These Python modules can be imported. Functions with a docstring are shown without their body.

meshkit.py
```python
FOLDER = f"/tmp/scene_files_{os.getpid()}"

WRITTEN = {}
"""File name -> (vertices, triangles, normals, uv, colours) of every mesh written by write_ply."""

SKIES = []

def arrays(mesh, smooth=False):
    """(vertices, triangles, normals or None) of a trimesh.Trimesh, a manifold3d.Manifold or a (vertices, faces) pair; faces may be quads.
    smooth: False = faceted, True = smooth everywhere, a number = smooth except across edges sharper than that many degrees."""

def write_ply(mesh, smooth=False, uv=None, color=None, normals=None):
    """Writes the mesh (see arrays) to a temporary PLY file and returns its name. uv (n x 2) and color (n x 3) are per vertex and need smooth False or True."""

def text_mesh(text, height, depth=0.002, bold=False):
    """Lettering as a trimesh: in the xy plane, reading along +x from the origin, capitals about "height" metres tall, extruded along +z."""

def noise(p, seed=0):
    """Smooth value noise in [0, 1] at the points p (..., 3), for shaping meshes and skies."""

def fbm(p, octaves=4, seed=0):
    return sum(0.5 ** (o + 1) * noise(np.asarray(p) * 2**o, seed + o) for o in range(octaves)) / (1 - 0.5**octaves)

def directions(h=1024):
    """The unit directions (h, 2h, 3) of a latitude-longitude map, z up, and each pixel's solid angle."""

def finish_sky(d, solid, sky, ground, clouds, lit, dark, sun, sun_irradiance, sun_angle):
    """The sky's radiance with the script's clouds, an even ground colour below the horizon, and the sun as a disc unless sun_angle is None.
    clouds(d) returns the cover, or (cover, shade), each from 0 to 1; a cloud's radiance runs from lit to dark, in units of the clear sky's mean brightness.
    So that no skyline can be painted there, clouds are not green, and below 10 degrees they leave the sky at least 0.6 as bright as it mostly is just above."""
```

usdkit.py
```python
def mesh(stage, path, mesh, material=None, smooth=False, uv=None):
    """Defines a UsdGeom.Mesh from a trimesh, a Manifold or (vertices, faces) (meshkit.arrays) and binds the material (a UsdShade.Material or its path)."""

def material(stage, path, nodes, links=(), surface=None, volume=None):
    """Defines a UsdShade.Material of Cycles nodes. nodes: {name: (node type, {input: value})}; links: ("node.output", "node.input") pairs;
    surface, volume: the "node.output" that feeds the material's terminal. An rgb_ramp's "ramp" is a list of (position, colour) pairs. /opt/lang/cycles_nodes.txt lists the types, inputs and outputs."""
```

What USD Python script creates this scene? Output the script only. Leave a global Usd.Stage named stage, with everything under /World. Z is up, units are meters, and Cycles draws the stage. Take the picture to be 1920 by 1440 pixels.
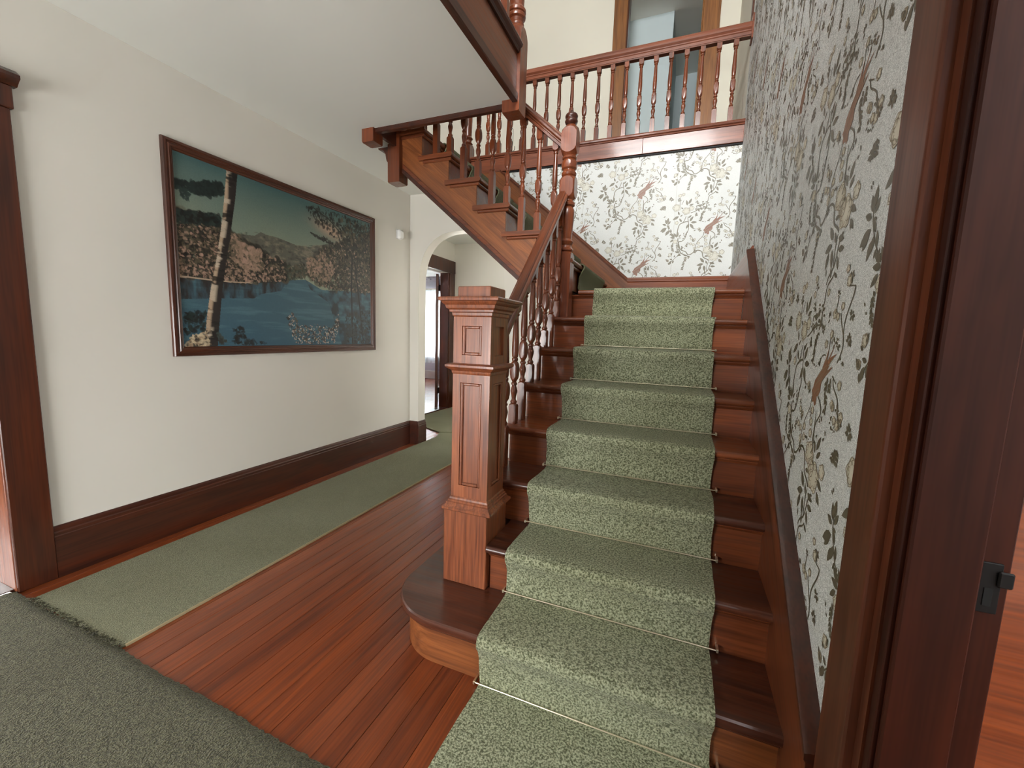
import math, random
import numpy as np, trimesh, usdkit, meshkit
import manifold3d as m3
from shapely.geometry import Polygon, box as sbox
import shapely
from pxr import Usd, UsdGeom, UsdLux, UsdShade, Gf, Sdf

stage = Usd.Stage.CreateInMemory()
UsdGeom.SetStageUpAxis(stage, 'Z'); UsdGeom.SetStageMetersPerUnit(stage, 1.0)
W_ = UsdGeom.Xform.Define(stage, '/World'); stage.SetDefaultPrim(W_.GetPrim())
UsdGeom.Scope.Define(stage, '/World/Looks')

# ------------------------------------------------------------------ camera
CAM = np.array([0.7441, -1.1384, 1.1796]); FPX = 779.03
CR = np.array([0.926834, 0.374054, 0.032586]); CU = np.array([-0.074655, 0.098533, 0.99233]); CF = np.array([-0.367974, 0.922158, -0.119249])
cam = UsdGeom.Camera.Define(stage, '/World/camera')
cam.AddTransformOp().Set(Gf.Matrix4d(*CR, 0, *CU, 0, *(-CF), 0, *CAM, 1))
cam.CreateHorizontalApertureAttr(36.0); cam.CreateVerticalApertureAttr(27.0)
cam.CreateFocalLengthAttr(36.0 * FPX / 1920); cam.CreateFStopAttr(0.0); cam.CreateClippingRangeAttr(Gf.Vec2f(0.02, 200))
cam.CreateExposureAttr(0.40)

# ------------------------------------------------------------------ sky and daylight at the windows
def lin(r, g, b):
    return tuple(((c / 255) / 12.92 if c / 255 <= 0.04045 else ((c / 255 + 0.055) / 1.055) ** 2.4) for c in (r, g, b))
sky = UsdLux.DomeLight.Define(stage, '/World/sky'); sky.CreateColorAttr(Gf.Vec3f(0.95, 0.97, 1.0)); sky.CreateIntensityAttr(1.6)
def window_light(name, c, n, w, h, power, color=(1.0, 0.975, 0.95)):
    """Daylight, mostly from windows out of view: a rectangle outside any panes, shining along n."""
    n = np.array(n, float); up = np.array([0, 0, 1.0]) if abs(n[2]) < 0.9 else np.array([0, 1.0, 0]); z = -n; x = np.cross(up, z); x /= np.linalg.norm(x); y = np.cross(z, x)
    l = UsdLux.RectLight.Define(stage, '/World/' + name)
    l.AddTransformOp().Set(Gf.Matrix4d(*x, 0, *y, 0, *z, 0, *c, 1))
    l.CreateWidthAttr(w); l.CreateHeightAttr(h); l.CreateIntensityAttr(power); l.CreateColorAttr(Gf.Vec3f(*color))
window_light('daylight_upstairs', (0.12, -2.12, 4.35), (0, 1, 0), 1.9, 1.5, 27.0)  # out of view, placed to light the stair well and gallery
window_light('daylight_entry', (-0.60, -3.72, 0.78), (0, 1, 0), 2.2, 1.3, 17.0)  # out of view, set low to light the newel, ceiling and arch wall
window_light('daylight_left_room', (-4.62, -0.6, 1.5), (1, 0, 0), 1.8, 1.6, 10.0)  # out of view, lights the floor seen through the left doorway
window_light('daylight_back_room', (-4.95, 8.06, 1.40), (0, -1, 0), 1.8, 1.7, 30.0)
window_light('daylight_right_room', (3.22, -1.5, 1.0), (-1, 0, 0), 1.2, 1.4, 0.9)  # out of view, placed to light the door leaf on the right
window_light('daylight_back_hall', (-2.72, 3.02, 1.55), (1, 0, 0), 0.6, 1.2, 52.0)  # out of view, placed to brighten the back hall end wall
window_light('daylight_upper_room', (-1.72, 5.4, 4.2), (1, 0, 0), 1.2, 1.4, 3.0)  # out of view, placed for the upper room; no window modelled there

# ------------------------------------------------------------------ helpers
count = {}
def numbered(parent, name):
    k = (str(parent), name); n = count.get(k, 0); count[k] = n + 1
    return f'{parent}/{name}' + (f'_{n:03d}' if n else '')
def setd(prim, label=None, cat=None, group=None, kind=None):
    for k, v in (('label', label), ('category', cat), ('group', group), ('kind', kind)):
        if v: prim.SetCustomDataByKey(k, v)
LOC = {}
def thing(name, loc=(0, 0, 0), label=None, cat=None, group=None, kind=None):
    path = numbered('/World', name); x = UsdGeom.Xform.Define(stage, path)
    x.AddTranslateOp().Set(Gf.Vec3d(*map(float, loc))); LOC[path] = np.array(loc, float)
    setd(x.GetPrim(), label, cat, group, kind); return path
def V(mesh):
    if hasattr(mesh, 'to_mesh'):
        m = mesh.to_mesh(); return np.array(m.vert_properties[:, :3], float), np.array(m.tri_verts)
    if isinstance(mesh, (tuple, list)): return np.asarray(mesh[0], float), np.asarray(mesh[1])
    return np.array(mesh.vertices), np.array(mesh.faces)
def part(parent, name, mesh, mat, smooth=30, label=None, kind=None):
    v, f = V(mesh); path = numbered(parent, name)
    base = LOC.get(parent, LOC.get(parent.rsplit('/', 1)[0], np.zeros(3)))
    if parent.count('/') > 2: base = np.zeros(3) if parent not in LOC else LOC[parent]
    m = usdkit.mesh(stage, path, (v - base, f), mat, smooth=smooth)
    LOC[path] = base
    setd(m.GetPrim(), label=label, kind=kind)
    return path
def single(name, mesh, mat, label=None, cat=None, group=None, kind=None, smooth=30):
    v, f = V(mesh); path = numbered('/World', name)
    m = usdkit.mesh(stage, path, (v, f), mat, smooth=smooth); LOC[path] = np.zeros(3)
    setd(m.GetPrim(), label, cat, group, kind); return path
def cat(*ms):
    vs, fs, n = [], [], 0
    for m in ms:
        v, f = V(m); vs.append(v); fs.append(np.asarray(f) + n); n += len(v)
    return np.vstack(vs), np.vstack(fs)
def fixn(v, f):
    t = trimesh.Trimesh(v, f, process=False)
    if t.volume < 0: f = f[:, ::-1]
    return v, f
def bx(x0, x1, y0, y1, z0, z1, c=0.0):
    """a box, its edges chamfered by c"""
    if c <= 0:
        t = trimesh.creation.box(bounds=[(x0, y0, z0), (x1, y1, z1)]); return V(t)
    c = min(c, (x1 - x0) * .45, (y1 - y0) * .45, (z1 - z0) * .45); p = []
    for X, sx in ((x0, 1), (x1, -1)):
        for Y, sy in ((y0, 1), (y1, -1)):
            for Z, sz in ((z0, 1), (z1, -1)):
                p += [(X, Y + sy * c, Z + sz * c), (X + sx * c, Y, Z + sz * c), (X + sx * c, Y + sy * c, Z)]
    return V(trimesh.convex.convex_hull(np.array(p)))
def prism(poly, axis, a, b, holes=()):
    """extrude a 2-D outline; axis x: (y,z), y: (x,z), z: (x,y)"""
    pg = poly if isinstance(poly, Polygon) else Polygon(poly, holes)
    if not pg.is_valid: pg = pg.buffer(0)
    t = trimesh.creation.extrude_polygon(pg, b - a, engine='earcut'); v = np.array(t.vertices); f = np.array(t.faces)
    u, w, h = v[:, 0], v[:, 1], v[:, 2] + a
    v = {'x': np.c_[h, u, w], 'y': np.c_[u, h, w], 'z': np.c_[u, w, h]}[axis]
    return fixn(v, f)
def shear(mesh, along, slope, origin=0.0):
    v, f = V(mesh); v = v.copy(); v[:, 2] += slope * (v[:, along] - origin); return v, f
def lathe(pts, seg=28, square=None, at=(0, 0, 0)):
    """revolve (radius, z) points; cut to a square of half-size `square` where the radius exceeds it"""
    cs = m3.CrossSection([[(0, pts[0][1])] + list(pts) + [(0, pts[-1][1])]], m3.FillRule.NonZero)
    s = cs.revolve(seg)
    if square is not None:
        z0, z1 = pts[0][1], pts[-1][1]
        s = s ^ m3.Manifold.cube((2 * square, 2 * square, z1 - z0)).translate((-square, -square, z0))
    return s.translate(at)
def tube(pts, r, sides=8, closed=True):
    p = np.asarray(pts, float); t = np.gradient(p, axis=0); t /= np.linalg.norm(t, axis=1, keepdims=True) + 1e-12
    ref = np.array([0.3, 0.2, 1.0]) if abs(t[:, 2]).mean() < .8 else np.array([1.0, 0.1, 0])
    a = np.cross(t, ref); a /= np.linalg.norm(a, axis=1, keepdims=True) + 1e-12; b = np.cross(t, a)
    an = np.arange(sides) * 2 * np.pi / sides; rr = np.broadcast_to(r, (len(p),))[:, None, None]
    v = (p[:, None] + rr * (np.cos(an)[None, :, None] * a[:, None] + np.sin(an)[None, :, None] * b[:, None])).reshape(-1, 3)
    i, j = np.meshgrid(np.arange(len(p) - 1), np.arange(sides), indexing='ij'); j2 = (j + 1) % sides
    q = np.stack([i * sides + j, i * sides + j2, (i + 1) * sides + j2, (i + 1) * sides + j], -1).reshape(-1, 4)
    f = np.vstack([q[:, [0, 1, 2]], q[:, [0, 2, 3]]])
    n = len(v); v = np.vstack([v, p[0], p[-1]]); k = np.arange(sides); k2 = (k + 1) % sides; e = (len(p) - 1) * sides
    f = np.vstack([f, np.c_[k2, k, np.full(sides, n)], np.c_[e + k, e + k2, np.full(sides, n + 1)]])
    return fixn(v, f)
def sheet(path2, a0, a1, axis, thick, na=2, edge=None):
    """a cloth of given thickness that follows path2 (points in the plane across `axis`), from a0 to a1 along the axis"""
    p = np.asarray(path2, float); t = np.gradient(p, axis=0); t /= np.linalg.norm(t, axis=1, keepdims=True); nrm = np.c_[-t[:, 1], t[:, 0]]
    q = p + nrm * thick; n = len(p); al = np.linspace(0, 1, na)
    def place(pp, s):
        a = a0 + (a1 - a0) * s + (edge(np.arange(n), s) if edge else 0); a = np.broadcast_to(a, (n,))
        return np.c_[a, pp] if axis == 'x' else np.c_[pp[:, 0], a, pp[:, 1]]
    v = np.vstack([place(p, s) for s in al] + [place(q, s) for s in al]); F = []; o = na * n
    for i in range(na - 1):
        for k in range(n - 1):
            A, B, C, D = i * n + k, i * n + k + 1, (i + 1) * n + k + 1, (i + 1) * n + k
            F += [(A, B, C), (A, C, D), (o + A, o + C, o + B), (o + A, o + D, o + C)]
    for i in (0, na - 1):
        for k in range(n - 1):
            A, B = i * n + k, i * n + k + 1
            F += [(A, o + A, B), (B, o + A, o + B)] if i == 0 else [(A, B, o + A), (B, o + B, o + A)]
    for k in (0, n - 1):
        for i in range(na - 1):
            A, B = i * n + k, (i + 1) * n + k
            F += [(A, B, o + A), (B, o + B, o + A)] if k == 0 else [(A, o + A, B), (B, o + A, o + B)]
    return fixn(v, np.array(F))
def wall(axis, at, thick, outline, holes=()):
    """a wall slab: axis y -> plane y=at (outline in x,z), axis x -> plane x=at (outline in y,z)"""
    pg = Polygon(outline)
    for h in holes: pg = pg.difference(Polygon(h) if not isinstance(h, Polygon) else h)
    geoms = pg.geoms if hasattr(pg, 'geoms') else [pg]
    return cat(*[prism(g, axis, at, at + thick) for g in geoms])
def rect(a, b, c, d): return [(a, c), (b, c), (b, d), (a, d)]

# ------------------------------------------------------------------ materials
def mat(name, nodes, links, surface): return usdkit.material(stage, '/World/Looks/' + name, nodes, links, surface=surface)
def wood(name, axis, dark, light, rough=0.32, grain=26, coat=0.25, bump=0.12, vary=0.35, rot=(0, 0, 0), spec=0.5, distort=0.9, lines=0.75):
    sc = [grain, grain, grain]; sc[axis] = 1.3; sf = [150, 150, 150]; sf[axis] = 4.0
    mid = tuple((a + b) / 2 for a, b in zip(dark, light))
    N = {'g': ('geometry', {}), 'o': ('object_info', {}), 'sep': ('combine_xyz', {}), 'm1': ('math', {'math_type': 'multiply', 'value2': 7.3}), 'm2': ('math', {'math_type': 'multiply', 'value2': 13.7}), 'm3': ('math', {'math_type': 'multiply', 'value2': 3.1}),
         'add': ('vector_math', {'math_type': 'add'}), 'rt': ('mapping', {'rotation': rot}), 'mp': ('mapping', {'scale': sc}), 'n': ('noise_texture', {'scale': 1.0, 'detail': 3.0, 'roughness': 0.6, 'distortion': distort}),
         'mf': ('mapping', {'scale': sf}), 'nf': ('noise_texture', {'scale': 1.0, 'detail': 1.5, 'roughness': 0.6}),
         'r': ('rgb_ramp', {'ramp': [(0.25, dark), (0.5, mid), (0.78, light)]}), 'rf': ('rgb_ramp', {'ramp': [(0.3, (0.62, 0.56, 0.52)), (0.6, (1.0, 1.0, 1.0))]}),
         'mx': ('mix_color', {'blend_type': 'multiply', 'fac': lines}), 'hv': ('hsv', {'saturation': 1.0}), 'mr': ('map_range', {'from_min': 0.0, 'from_max': 1.0, 'to_min': 1.0 - vary, 'to_max': 1.0 + vary}),
         'rr': ('map_range', {'from_min': 0.2, 'from_max': 0.8, 'to_min': rough + .1, 'to_max': rough - .06}),
         'p': ('principled_bsdf', {'coat_weight': coat, 'coat_roughness': 0.12, 'specular_ior_level': spec})}
    L = [('o.random', 'm1.value1'), ('o.random', 'm2.value1'), ('o.random', 'm3.value1'), ('m1.value', 'sep.x'), ('m2.value', 'sep.y'), ('m3.value', 'sep.z'), ('g.position', 'add.vector1'), ('sep.vector', 'add.vector2'),
         ('add.vector', 'rt.vector'), ('rt.vector', 'mp.vector'), ('mp.vector', 'n.vector'), ('rt.vector', 'mf.vector'), ('mf.vector', 'nf.vector'), ('n.fac', 'r.fac'), ('nf.fac', 'rf.fac'), ('r.color', 'mx.a'), ('rf.color', 'mx.b'),
         ('o.random', 'mr.value'), ('mr.result', 'hv.value'), ('mx.result', 'hv.color'), ('hv.color', 'p.base_color'), ('n.fac', 'rr.value'), ('rr.result', 'p.roughness')]
    return mat(name, N, L, 'p.BSDF')
DK, LT = (0.075, 0.0165, 0.0058), (0.255, 0.068, 0.0225)
wood_x = wood('varnished_wood_x', 0, DK, LT); wood_y = wood('varnished_wood_y', 1, DK, LT); wood_z = wood('varnished_wood_z', 2, DK, LT)
turned = wood('turned_wood', 2, (0.085, 0.0195, 0.0072), (0.255, 0.066, 0.0235), rough=0.27, grain=30, coat=0.4, vary=0.22)
oak_z = wood('panelled_oak_z', 2, (0.115, 0.027, 0.0105), (0.39, 0.125, 0.053), rough=0.3, grain=24, coat=0.4, vary=0.08, distort=2.6, lines=0.9)
stringer_wood = wood('stringer_wood', 0, (0.13, 0.036, 0.0105), (0.36, 0.122, 0.037), rough=0.36, grain=14, vary=0.08, rot=(0, -0.698, 0))
rail_up = wood('upper_rail_wood', 0, (0.080, 0.0195, 0.008), (0.25, 0.07, 0.027), rough=0.27, grain=24, coat=.4, vary=.05, rot=(0, -0.722, 0))
rail_low = wood('lower_rail_wood', 1, (0.080, 0.0195, 0.008), (0.25, 0.07, 0.027), rough=0.27, grain=24, coat=.4, vary=.05, rot=(-0.762, 0, 0))
skirt_wood = wood('skirt_wood', 1, (0.075, 0.018, 0.0068), (0.22, 0.058, 0.02), rough=0.33, grain=14, vary=.05, rot=(-0.659, 0, 0))
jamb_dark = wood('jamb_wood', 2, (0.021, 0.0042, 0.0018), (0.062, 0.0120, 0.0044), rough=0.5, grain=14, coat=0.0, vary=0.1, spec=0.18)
frame_brown = wood('door_casing_brown', 2, (0.055, 0.0135, 0.0055), (0.14, 0.034, 0.012), rough=0.42, grain=12, coat=0.03, vary=0.1, spec=0.3)
riser_wood = wood('riser_wood', 0, (0.10, 0.024, 0.0088), (0.29, 0.082, 0.028), rough=0.3, grain=20, vary=0.2)
worn_tread = wood('worn_tread_wood', 0, (0.035, 0.010, 0.006), (0.15, 0.045, 0.022), rough=0.3, grain=24, vary=0.15, coat=0.35)
casing_dark = wood('dark_casing_wood', 2, (0.028, 0.0068, 0.0032), (0.105, 0.025, 0.0088), rough=0.34, grain=16, vary=0.15)
base_dark = wood('dark_baseboard_wood', 1, (0.026, 0.0062, 0.003), (0.09, 0.021, 0.008), rough=0.36, grain=16, vary=0.1)
honey_z = wood('honey_casing_wood', 2, (0.16, 0.06, 0.016), (0.36, 0.15, 0.045), rough=0.35, grain=18, vary=0.1)
trim_x = wood('gallery_trim_wood', 0, (0.12, 0.034, 0.017), (0.30, 0.092, 0.046), rough=0.32, grain=18, coat=0.35, vary=0.12)
plank_mats = [wood('floor_plank_a', 1, (0.135, 0.028, 0.0082), (0.30, 0.072, 0.0205), rough=0.3, grain=22, vary=0.08, bump=.04, coat=.12),
              wood('floor_plank_b', 1, (0.115, 0.025, 0.008), (0.27, 0.063, 0.0185), rough=0.3, grain=30, coat=.12, vary=0.08, bump=.06),
              wood('floor_plank_c', 1, (0.13, 0.028, 0.009), (0.31, 0.078, 0.024), rough=0.3, grain=60, vary=0.15, bump=.1)]
def paint(name, col, rough=0.7, bump=0.06, scale=90, blot=0.03):
    N = {'g': ('geometry', {}), 'l': ('noise_texture', {'scale': 1.3, 'detail': 1.0}), 'r': ('rgb_ramp', {'ramp': [(0.3, tuple(c * (1 - blot) for c in col)), (0.7, tuple(min(1, c * (1 + blot)) for c in col))]}),
         'p': ('principled_bsdf', {'roughness': rough, 'specular_ior_level': 0.3})}
    return mat(name, N, [('g.position', 'l.vector'), ('l.fac', 'r.fac'), ('r.color', 'p.base_color')], 'p.BSDF')
plaster = paint('cream_plaster', (0.70, 0.675, 0.61)); ceil_paint = paint('ceiling_paint', (0.72, 0.73, 0.68)); hall_up = paint('upstairs_cream_paint', (0.73, 0.70, 0.60))
room_blue = paint('pale_blue_paint', (0.52, 0.60, 0.62)); dim_paint = paint('plain_room_paint', (0.62, 0.60, 0.56)); white_paint = paint('white_paint', (0.8, 0.79, 0.76), rough=.5)
pale_blue2 = paint('far_room_pattern_paper', (0.62, 0.60, 0.68))
wp_n = {'g': ('geometry', {}), 'n': ('noise_texture', {'scale': 215.0, 'detail': 1.5, 'distortion': 2.4}), 'r': ('rgb_ramp', {'ramp': [(0.38, (0.37, 0.385, 0.37)), (0.6, (0.78, 0.79, 0.775))]}), 'b': ('bump', {'strength': 0.5, 'distance': 0.0025}),
        'p': ('principled_bsdf', {'roughness': 0.5, 'specular_ior_level': 0.55})}
wp_l = [('g.position', 'n.vector'), ('n.fac', 'r.fac'), ('r.color', 'p.base_color'), ('n.fac', 'b.height'), ('b.normal', 'p.normal')]
paper_silver = mat('embossed_silver_wallpaper', wp_n, wp_l, 'p.BSDF')
wq = dict(wp_n); wq['r'] = ('rgb_ramp', {'ramp': [(0.38, (0.62, 0.635, 0.615)), (0.6, (0.70, 0.71, 0.70))]}); wq['b'] = ('bump', {'strength': 0.2, 'distance': 0.0015})
paper_pale = mat('pale_satin_wallpaper', wq, wp_l, 'p.BSDF')
def flat(name, col, rough=0.5, metallic=0.0, spec=0.5): return mat(name, {'p': ('principled_bsdf', {'base_color': col, 'roughness': rough, 'metallic': metallic, 'specular_ior_level': spec})}, [], 'p.BSDF')
ink_leaf = flat('printed_olive_ink', (0.105, 0.088, 0.055), 0.45); ink_cream = flat('printed_cream_ink', (0.60, 0.56, 0.45), 0.5); ink_leaf2 = flat('printed_olive_ink_glare', (0.20, 0.18, 0.135), 0.45); ink_cream2 = flat('printed_pale_cream_ink', (0.655, 0.64, 0.565), 0.5); ink_line2 = flat('printed_grey_line', (0.34, 0.31, 0.25), 0.5); ink_rust2 = flat('printed_light_rust_ink', (0.26, 0.125, 0.085), 0.45); ink_line = flat('printed_brown_line', (0.26, 0.21, 0.14), 0.5); ink_rust = flat('printed_rust_ink', (0.24, 0.105, 0.055), 0.45)  # leaf ink of the landing wall is lightened; veiling glare put into the colour
brass = flat('brass', (0.86, 0.79, 0.60), 0.3, 1.0); black_iron = flat('black_iron', (0.007, 0.006, 0.006), 0.5, spec=0.2); dark_wire = flat('dark_wire', (0.03, 0.028, 0.028), 0.4); white_plastic = flat('white_plastic', (0.82, 0.82, 0.80), 0.35)
def carpet(name, dark, light, scale, rough=0.95, bump=0.9, dist=0.006):
    N = {'g': ('geometry', {}), 'n': ('noise_texture', {'scale': scale, 'detail': 1.5, 'roughness': 0.7}), 'l': ('noise_texture', {'scale': 2.2, 'detail': 1.0}), 'r': ('rgb_ramp', {'ramp': [(0.36, dark), (0.5, tuple((a + b) / 2 for a, b in zip(dark, light))), (0.62, light)]}),
         'rl': ('rgb_ramp', {'ramp': [(0.3, (0.86, 0.85, 0.80)), (0.65, (1, 1, 1))]}), 'mx': ('mix_color', {'blend_type': 'multiply', 'fac': 1.0}), 'b': ('bump', {'strength': bump, 'distance': dist}),
         'p': ('principled_bsdf', {'roughness': rough, 'specular_ior_level': 0.1, 'sheen_weight': 0.15})}
    return mat(name, N, [('g.position', 'n.vector'), ('g.position', 'l.vector'), ('n.fac', 'r.fac'), ('l.fac', 'rl.fac'), ('r.color', 'mx.a'), ('rl.color', 'mx.b'), ('mx.result', 'p.base_color'), ('n.fac', 'b.height'), ('b.normal', 'p.normal')], 'p.BSDF')
runner_mat = carpet('speckled_sage_carpet', (0.108, 0.120, 0.066), (0.45, 0.475, 0.325), 165)
hall_carpet = carpet('hall_green_carpet', (0.118, 0.120, 0.066), (0.28, 0.282, 0.175), 330)
pile_carpet = carpet('olive_pile_carpet', (0.046, 0.045, 0.025), (0.148, 0.143, 0.086), 190, bump=1.0, dist=0.012)
binding_mat = flat('tan_binding', (0.42, 0.33, 0.19), 0.8)
glass = mat('window_glass', {'f': ('fresnel', {'IOR': 1.45}), 't': ('transparent_bsdf', {'color': (0.97, 0.98, 0.98)}), 'g': ('glossy_bsdf', {'roughness': 0.02, 'color': (0.9, 0.9, 0.9)}), 'm': ('mix_closure', {})}, [('f.fac', 'm.fac'), ('t.BSDF', 'm.closure1'), ('g.BSDF', 'm.closure2')], 'm.closure')
lace = mat('lace_cloth', {'d': ('principled_bsdf', {'base_color': (0.8, 0.82, 0.82), 'roughness': 0.9}), 't': ('translucent_bsdf', {'color': (0.85, 0.88, 0.9)}), 'm': ('mix_closure', {'fac': 0.6})}, [('d.BSDF', 'm.closure1'), ('t.BSDF', 'm.closure2')], 'm.closure')
vcol = mat('printed_picture', {'a': ('attribute', {'attribute': 'tint'}), 'p': ('principled_bsdf', {'roughness': 0.35, 'specular_ior_level': 0.4})}, [('a.color', 'p.base_color')], 'p.BSDF')

# ------------------------------------------------------------------ main dimensions
r, g, W = 0.185, 0.2275, 1.0621          # rise, going, clear width of the lower flight
XL, XW = -1.84, 1.087                    # left and right wall faces
YB, YA = 2.80, 2.46                      # wall behind the landing, wall with the arch
ZC, Z2, ZT = 2.51, 15 * r, 5.62         # hall ceiling, upper floor, upper ceiling
WX, WY = -0.225, 1.25                    # edges of the stair well in the upper floor
g2, n13 = 0.22, -0.797
nose2 = lambda j: n13 + (13 - j) * g2    # x of nosing j of the upper flight
YF, YFU = -3.6, -2.0                     # front walls, below and above
YU = 4.37                                # far wall of the upper hall
XUL = -3.2
YE = 4.60                                # end wall of the back hall
XBH = -2.56                              # left wall of the back hall

# ================================================================== THE SETTING
ST = 'structure'
# ---- floor: boards running along y
fl = thing('floor', (0, 0, 0), 'narrow red-brown varnished wood floorboards of the hall', 'floor', kind=ST)
part(fl, 'subfloor', bx(-7.2, 4.2, -3.8, 8.2, -0.12, -0.012), dim_paint, smooth=False)
rnd = random.Random(3)
x = XL - 0.02; pw = 0.083; i = 0
seq = [0, 0, 0, 1, 0, 0, 2, 0, 0, 0, 0, 0, 0, 0, 0, 1, 0, 0, 0, 1, 2, 0, 0, 1, 0, 0, 0, 1, 0, 2, 0, 0, 1, 0, 0, 0]
while x < XW + .02:
    zt = -0.0006 * rnd.random()
    y1 = 2.585 if x < 0.0 else 0.6
    part(fl, 'plank', bx(x + .0006, x + pw - .0006, YF, y1, -0.014, zt, .0012), plank_mats[seq[i % len(seq)]], smooth=False); x += pw; i += 1
x = XBH - .14
while x < -0.3:
    part(fl, 'plank', bx(x + .0006, x + pw - .0006, 2.5855, YE, -0.014, -0.0006 * rnd.random(), .0012), plank_mats[rnd.choice([0, 0, 1, 2])], smooth=False); x += pw
y = 3.2
while y < 7.8:   # room beyond the back hall: boards across
    part(fl, 'plank', bx(-7.0, XBH - .145, y + .0006, y + .0994, -0.014, -0.0006 * rnd.random(), .0012), plank_mats[rnd.choice([0, 2, 2])], smooth=False); y += .1
y = -2.0
while y < 1.0:   # room on the left
    part(fl, 'plank', bx(-4.5, XL - .021, y + .0006, y + .0994, -0.014, -0.0006 * rnd.random(), .0012), plank_mats[rnd.choice([0, 2, 2])], smooth=False); y += .1
for k in range(12):
    part(fl, 'plank', bx(XW + .03 + k * .17, XW + .199 + k * .17, -2.0, 1.4, -0.014, -0.0005, .0012), plank_mats[k % 3], smooth=False)

# ---- ceiling of the hall (underside of the upper floor), left out over the well
WF = -0.75
ceil_poly = Polygon([(-7.2, YF - .2), (XW + .1, YF - .2), (XW + .1, WF), (WX - .02, WF), (WX - .02, WY + .02), (-1.27, WY + .02), (-1.27, YA), (-1.27, YB + .03), (XW + .1, YB + .03), (XW + .1, 8.2), (-7.2, 8.2)])
ceil_poly2 = ceil_poly.difference(sbox(4, 8, 9, 9))
single('ceiling', prism(ceil_poly, 'z', ZC, Z2 - .02), ceil_paint, 'plain off-white plaster ceiling over the hall, cut back around the stair well', 'ceiling', kind=ST, smooth=False)
single('ceiling', bx(-4.7, 4.2, YFU - .2, 8.2, ZT, ZT + .1), ceil_paint, 'white plaster ceiling of the upper storey', 'ceiling', kind=ST, smooth=False)
ufl = single('floor', prism(Polygon([(-4.6, YFU), (XW, YFU), (XW, WF - .01), (WX - .04, WF - .01), (WX - .04, WY + .04), (-1.29, WY + .04), (-1.29, YB + .05), (XW, YB + .05), (XW, 7), (-4.6, 7)]), 'z', Z2 - .019, Z2), plank_mats[0], 'wooden floor of the upper hall behind the gallery rail', 'floor', kind=ST, smooth=False)

# ---- walls
bot = lambda x_: 1.585 - .84 * (x_ + .335)      # lower edge of the upper flight's stringer
lw_door = rect(-1.27, -0.37, -0.01, 2.01)
single('wall_left', wall('x', XL - .14, .14, rect(YF, YA + .12, 0, ZC), [lw_door]), plaster, 'plain cream plaster wall on the left with the lake picture', 'wall', kind=ST, smooth=False)
th = np.linspace(0, np.pi, 33)
arch_c, arch_hw, arch_sp, arch_rise = -1.268, 0.467, 1.60, 0.538
arch = [(arch_c - arch_hw, -.01), (arch_c + arch_hw, -.01)] + [(arch_c + arch_hw * math.copysign(abs(math.cos(t)) ** .78, math.cos(t)), arch_sp + arch_rise * math.sin(t) ** .78) for t in th]
single('wall_rear', wall('y', YA, .123, [(XL, 0), (0.0, 0), (0.0, bot(0.0) + .018), (-1.2, bot(-1.2) + .018), (-1.28, ZC), (XL, ZC)], [arch]), plaster, 'cream plaster wall pierced by a round arch to the back hall', 'wall', kind=ST, smooth=25)
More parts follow.
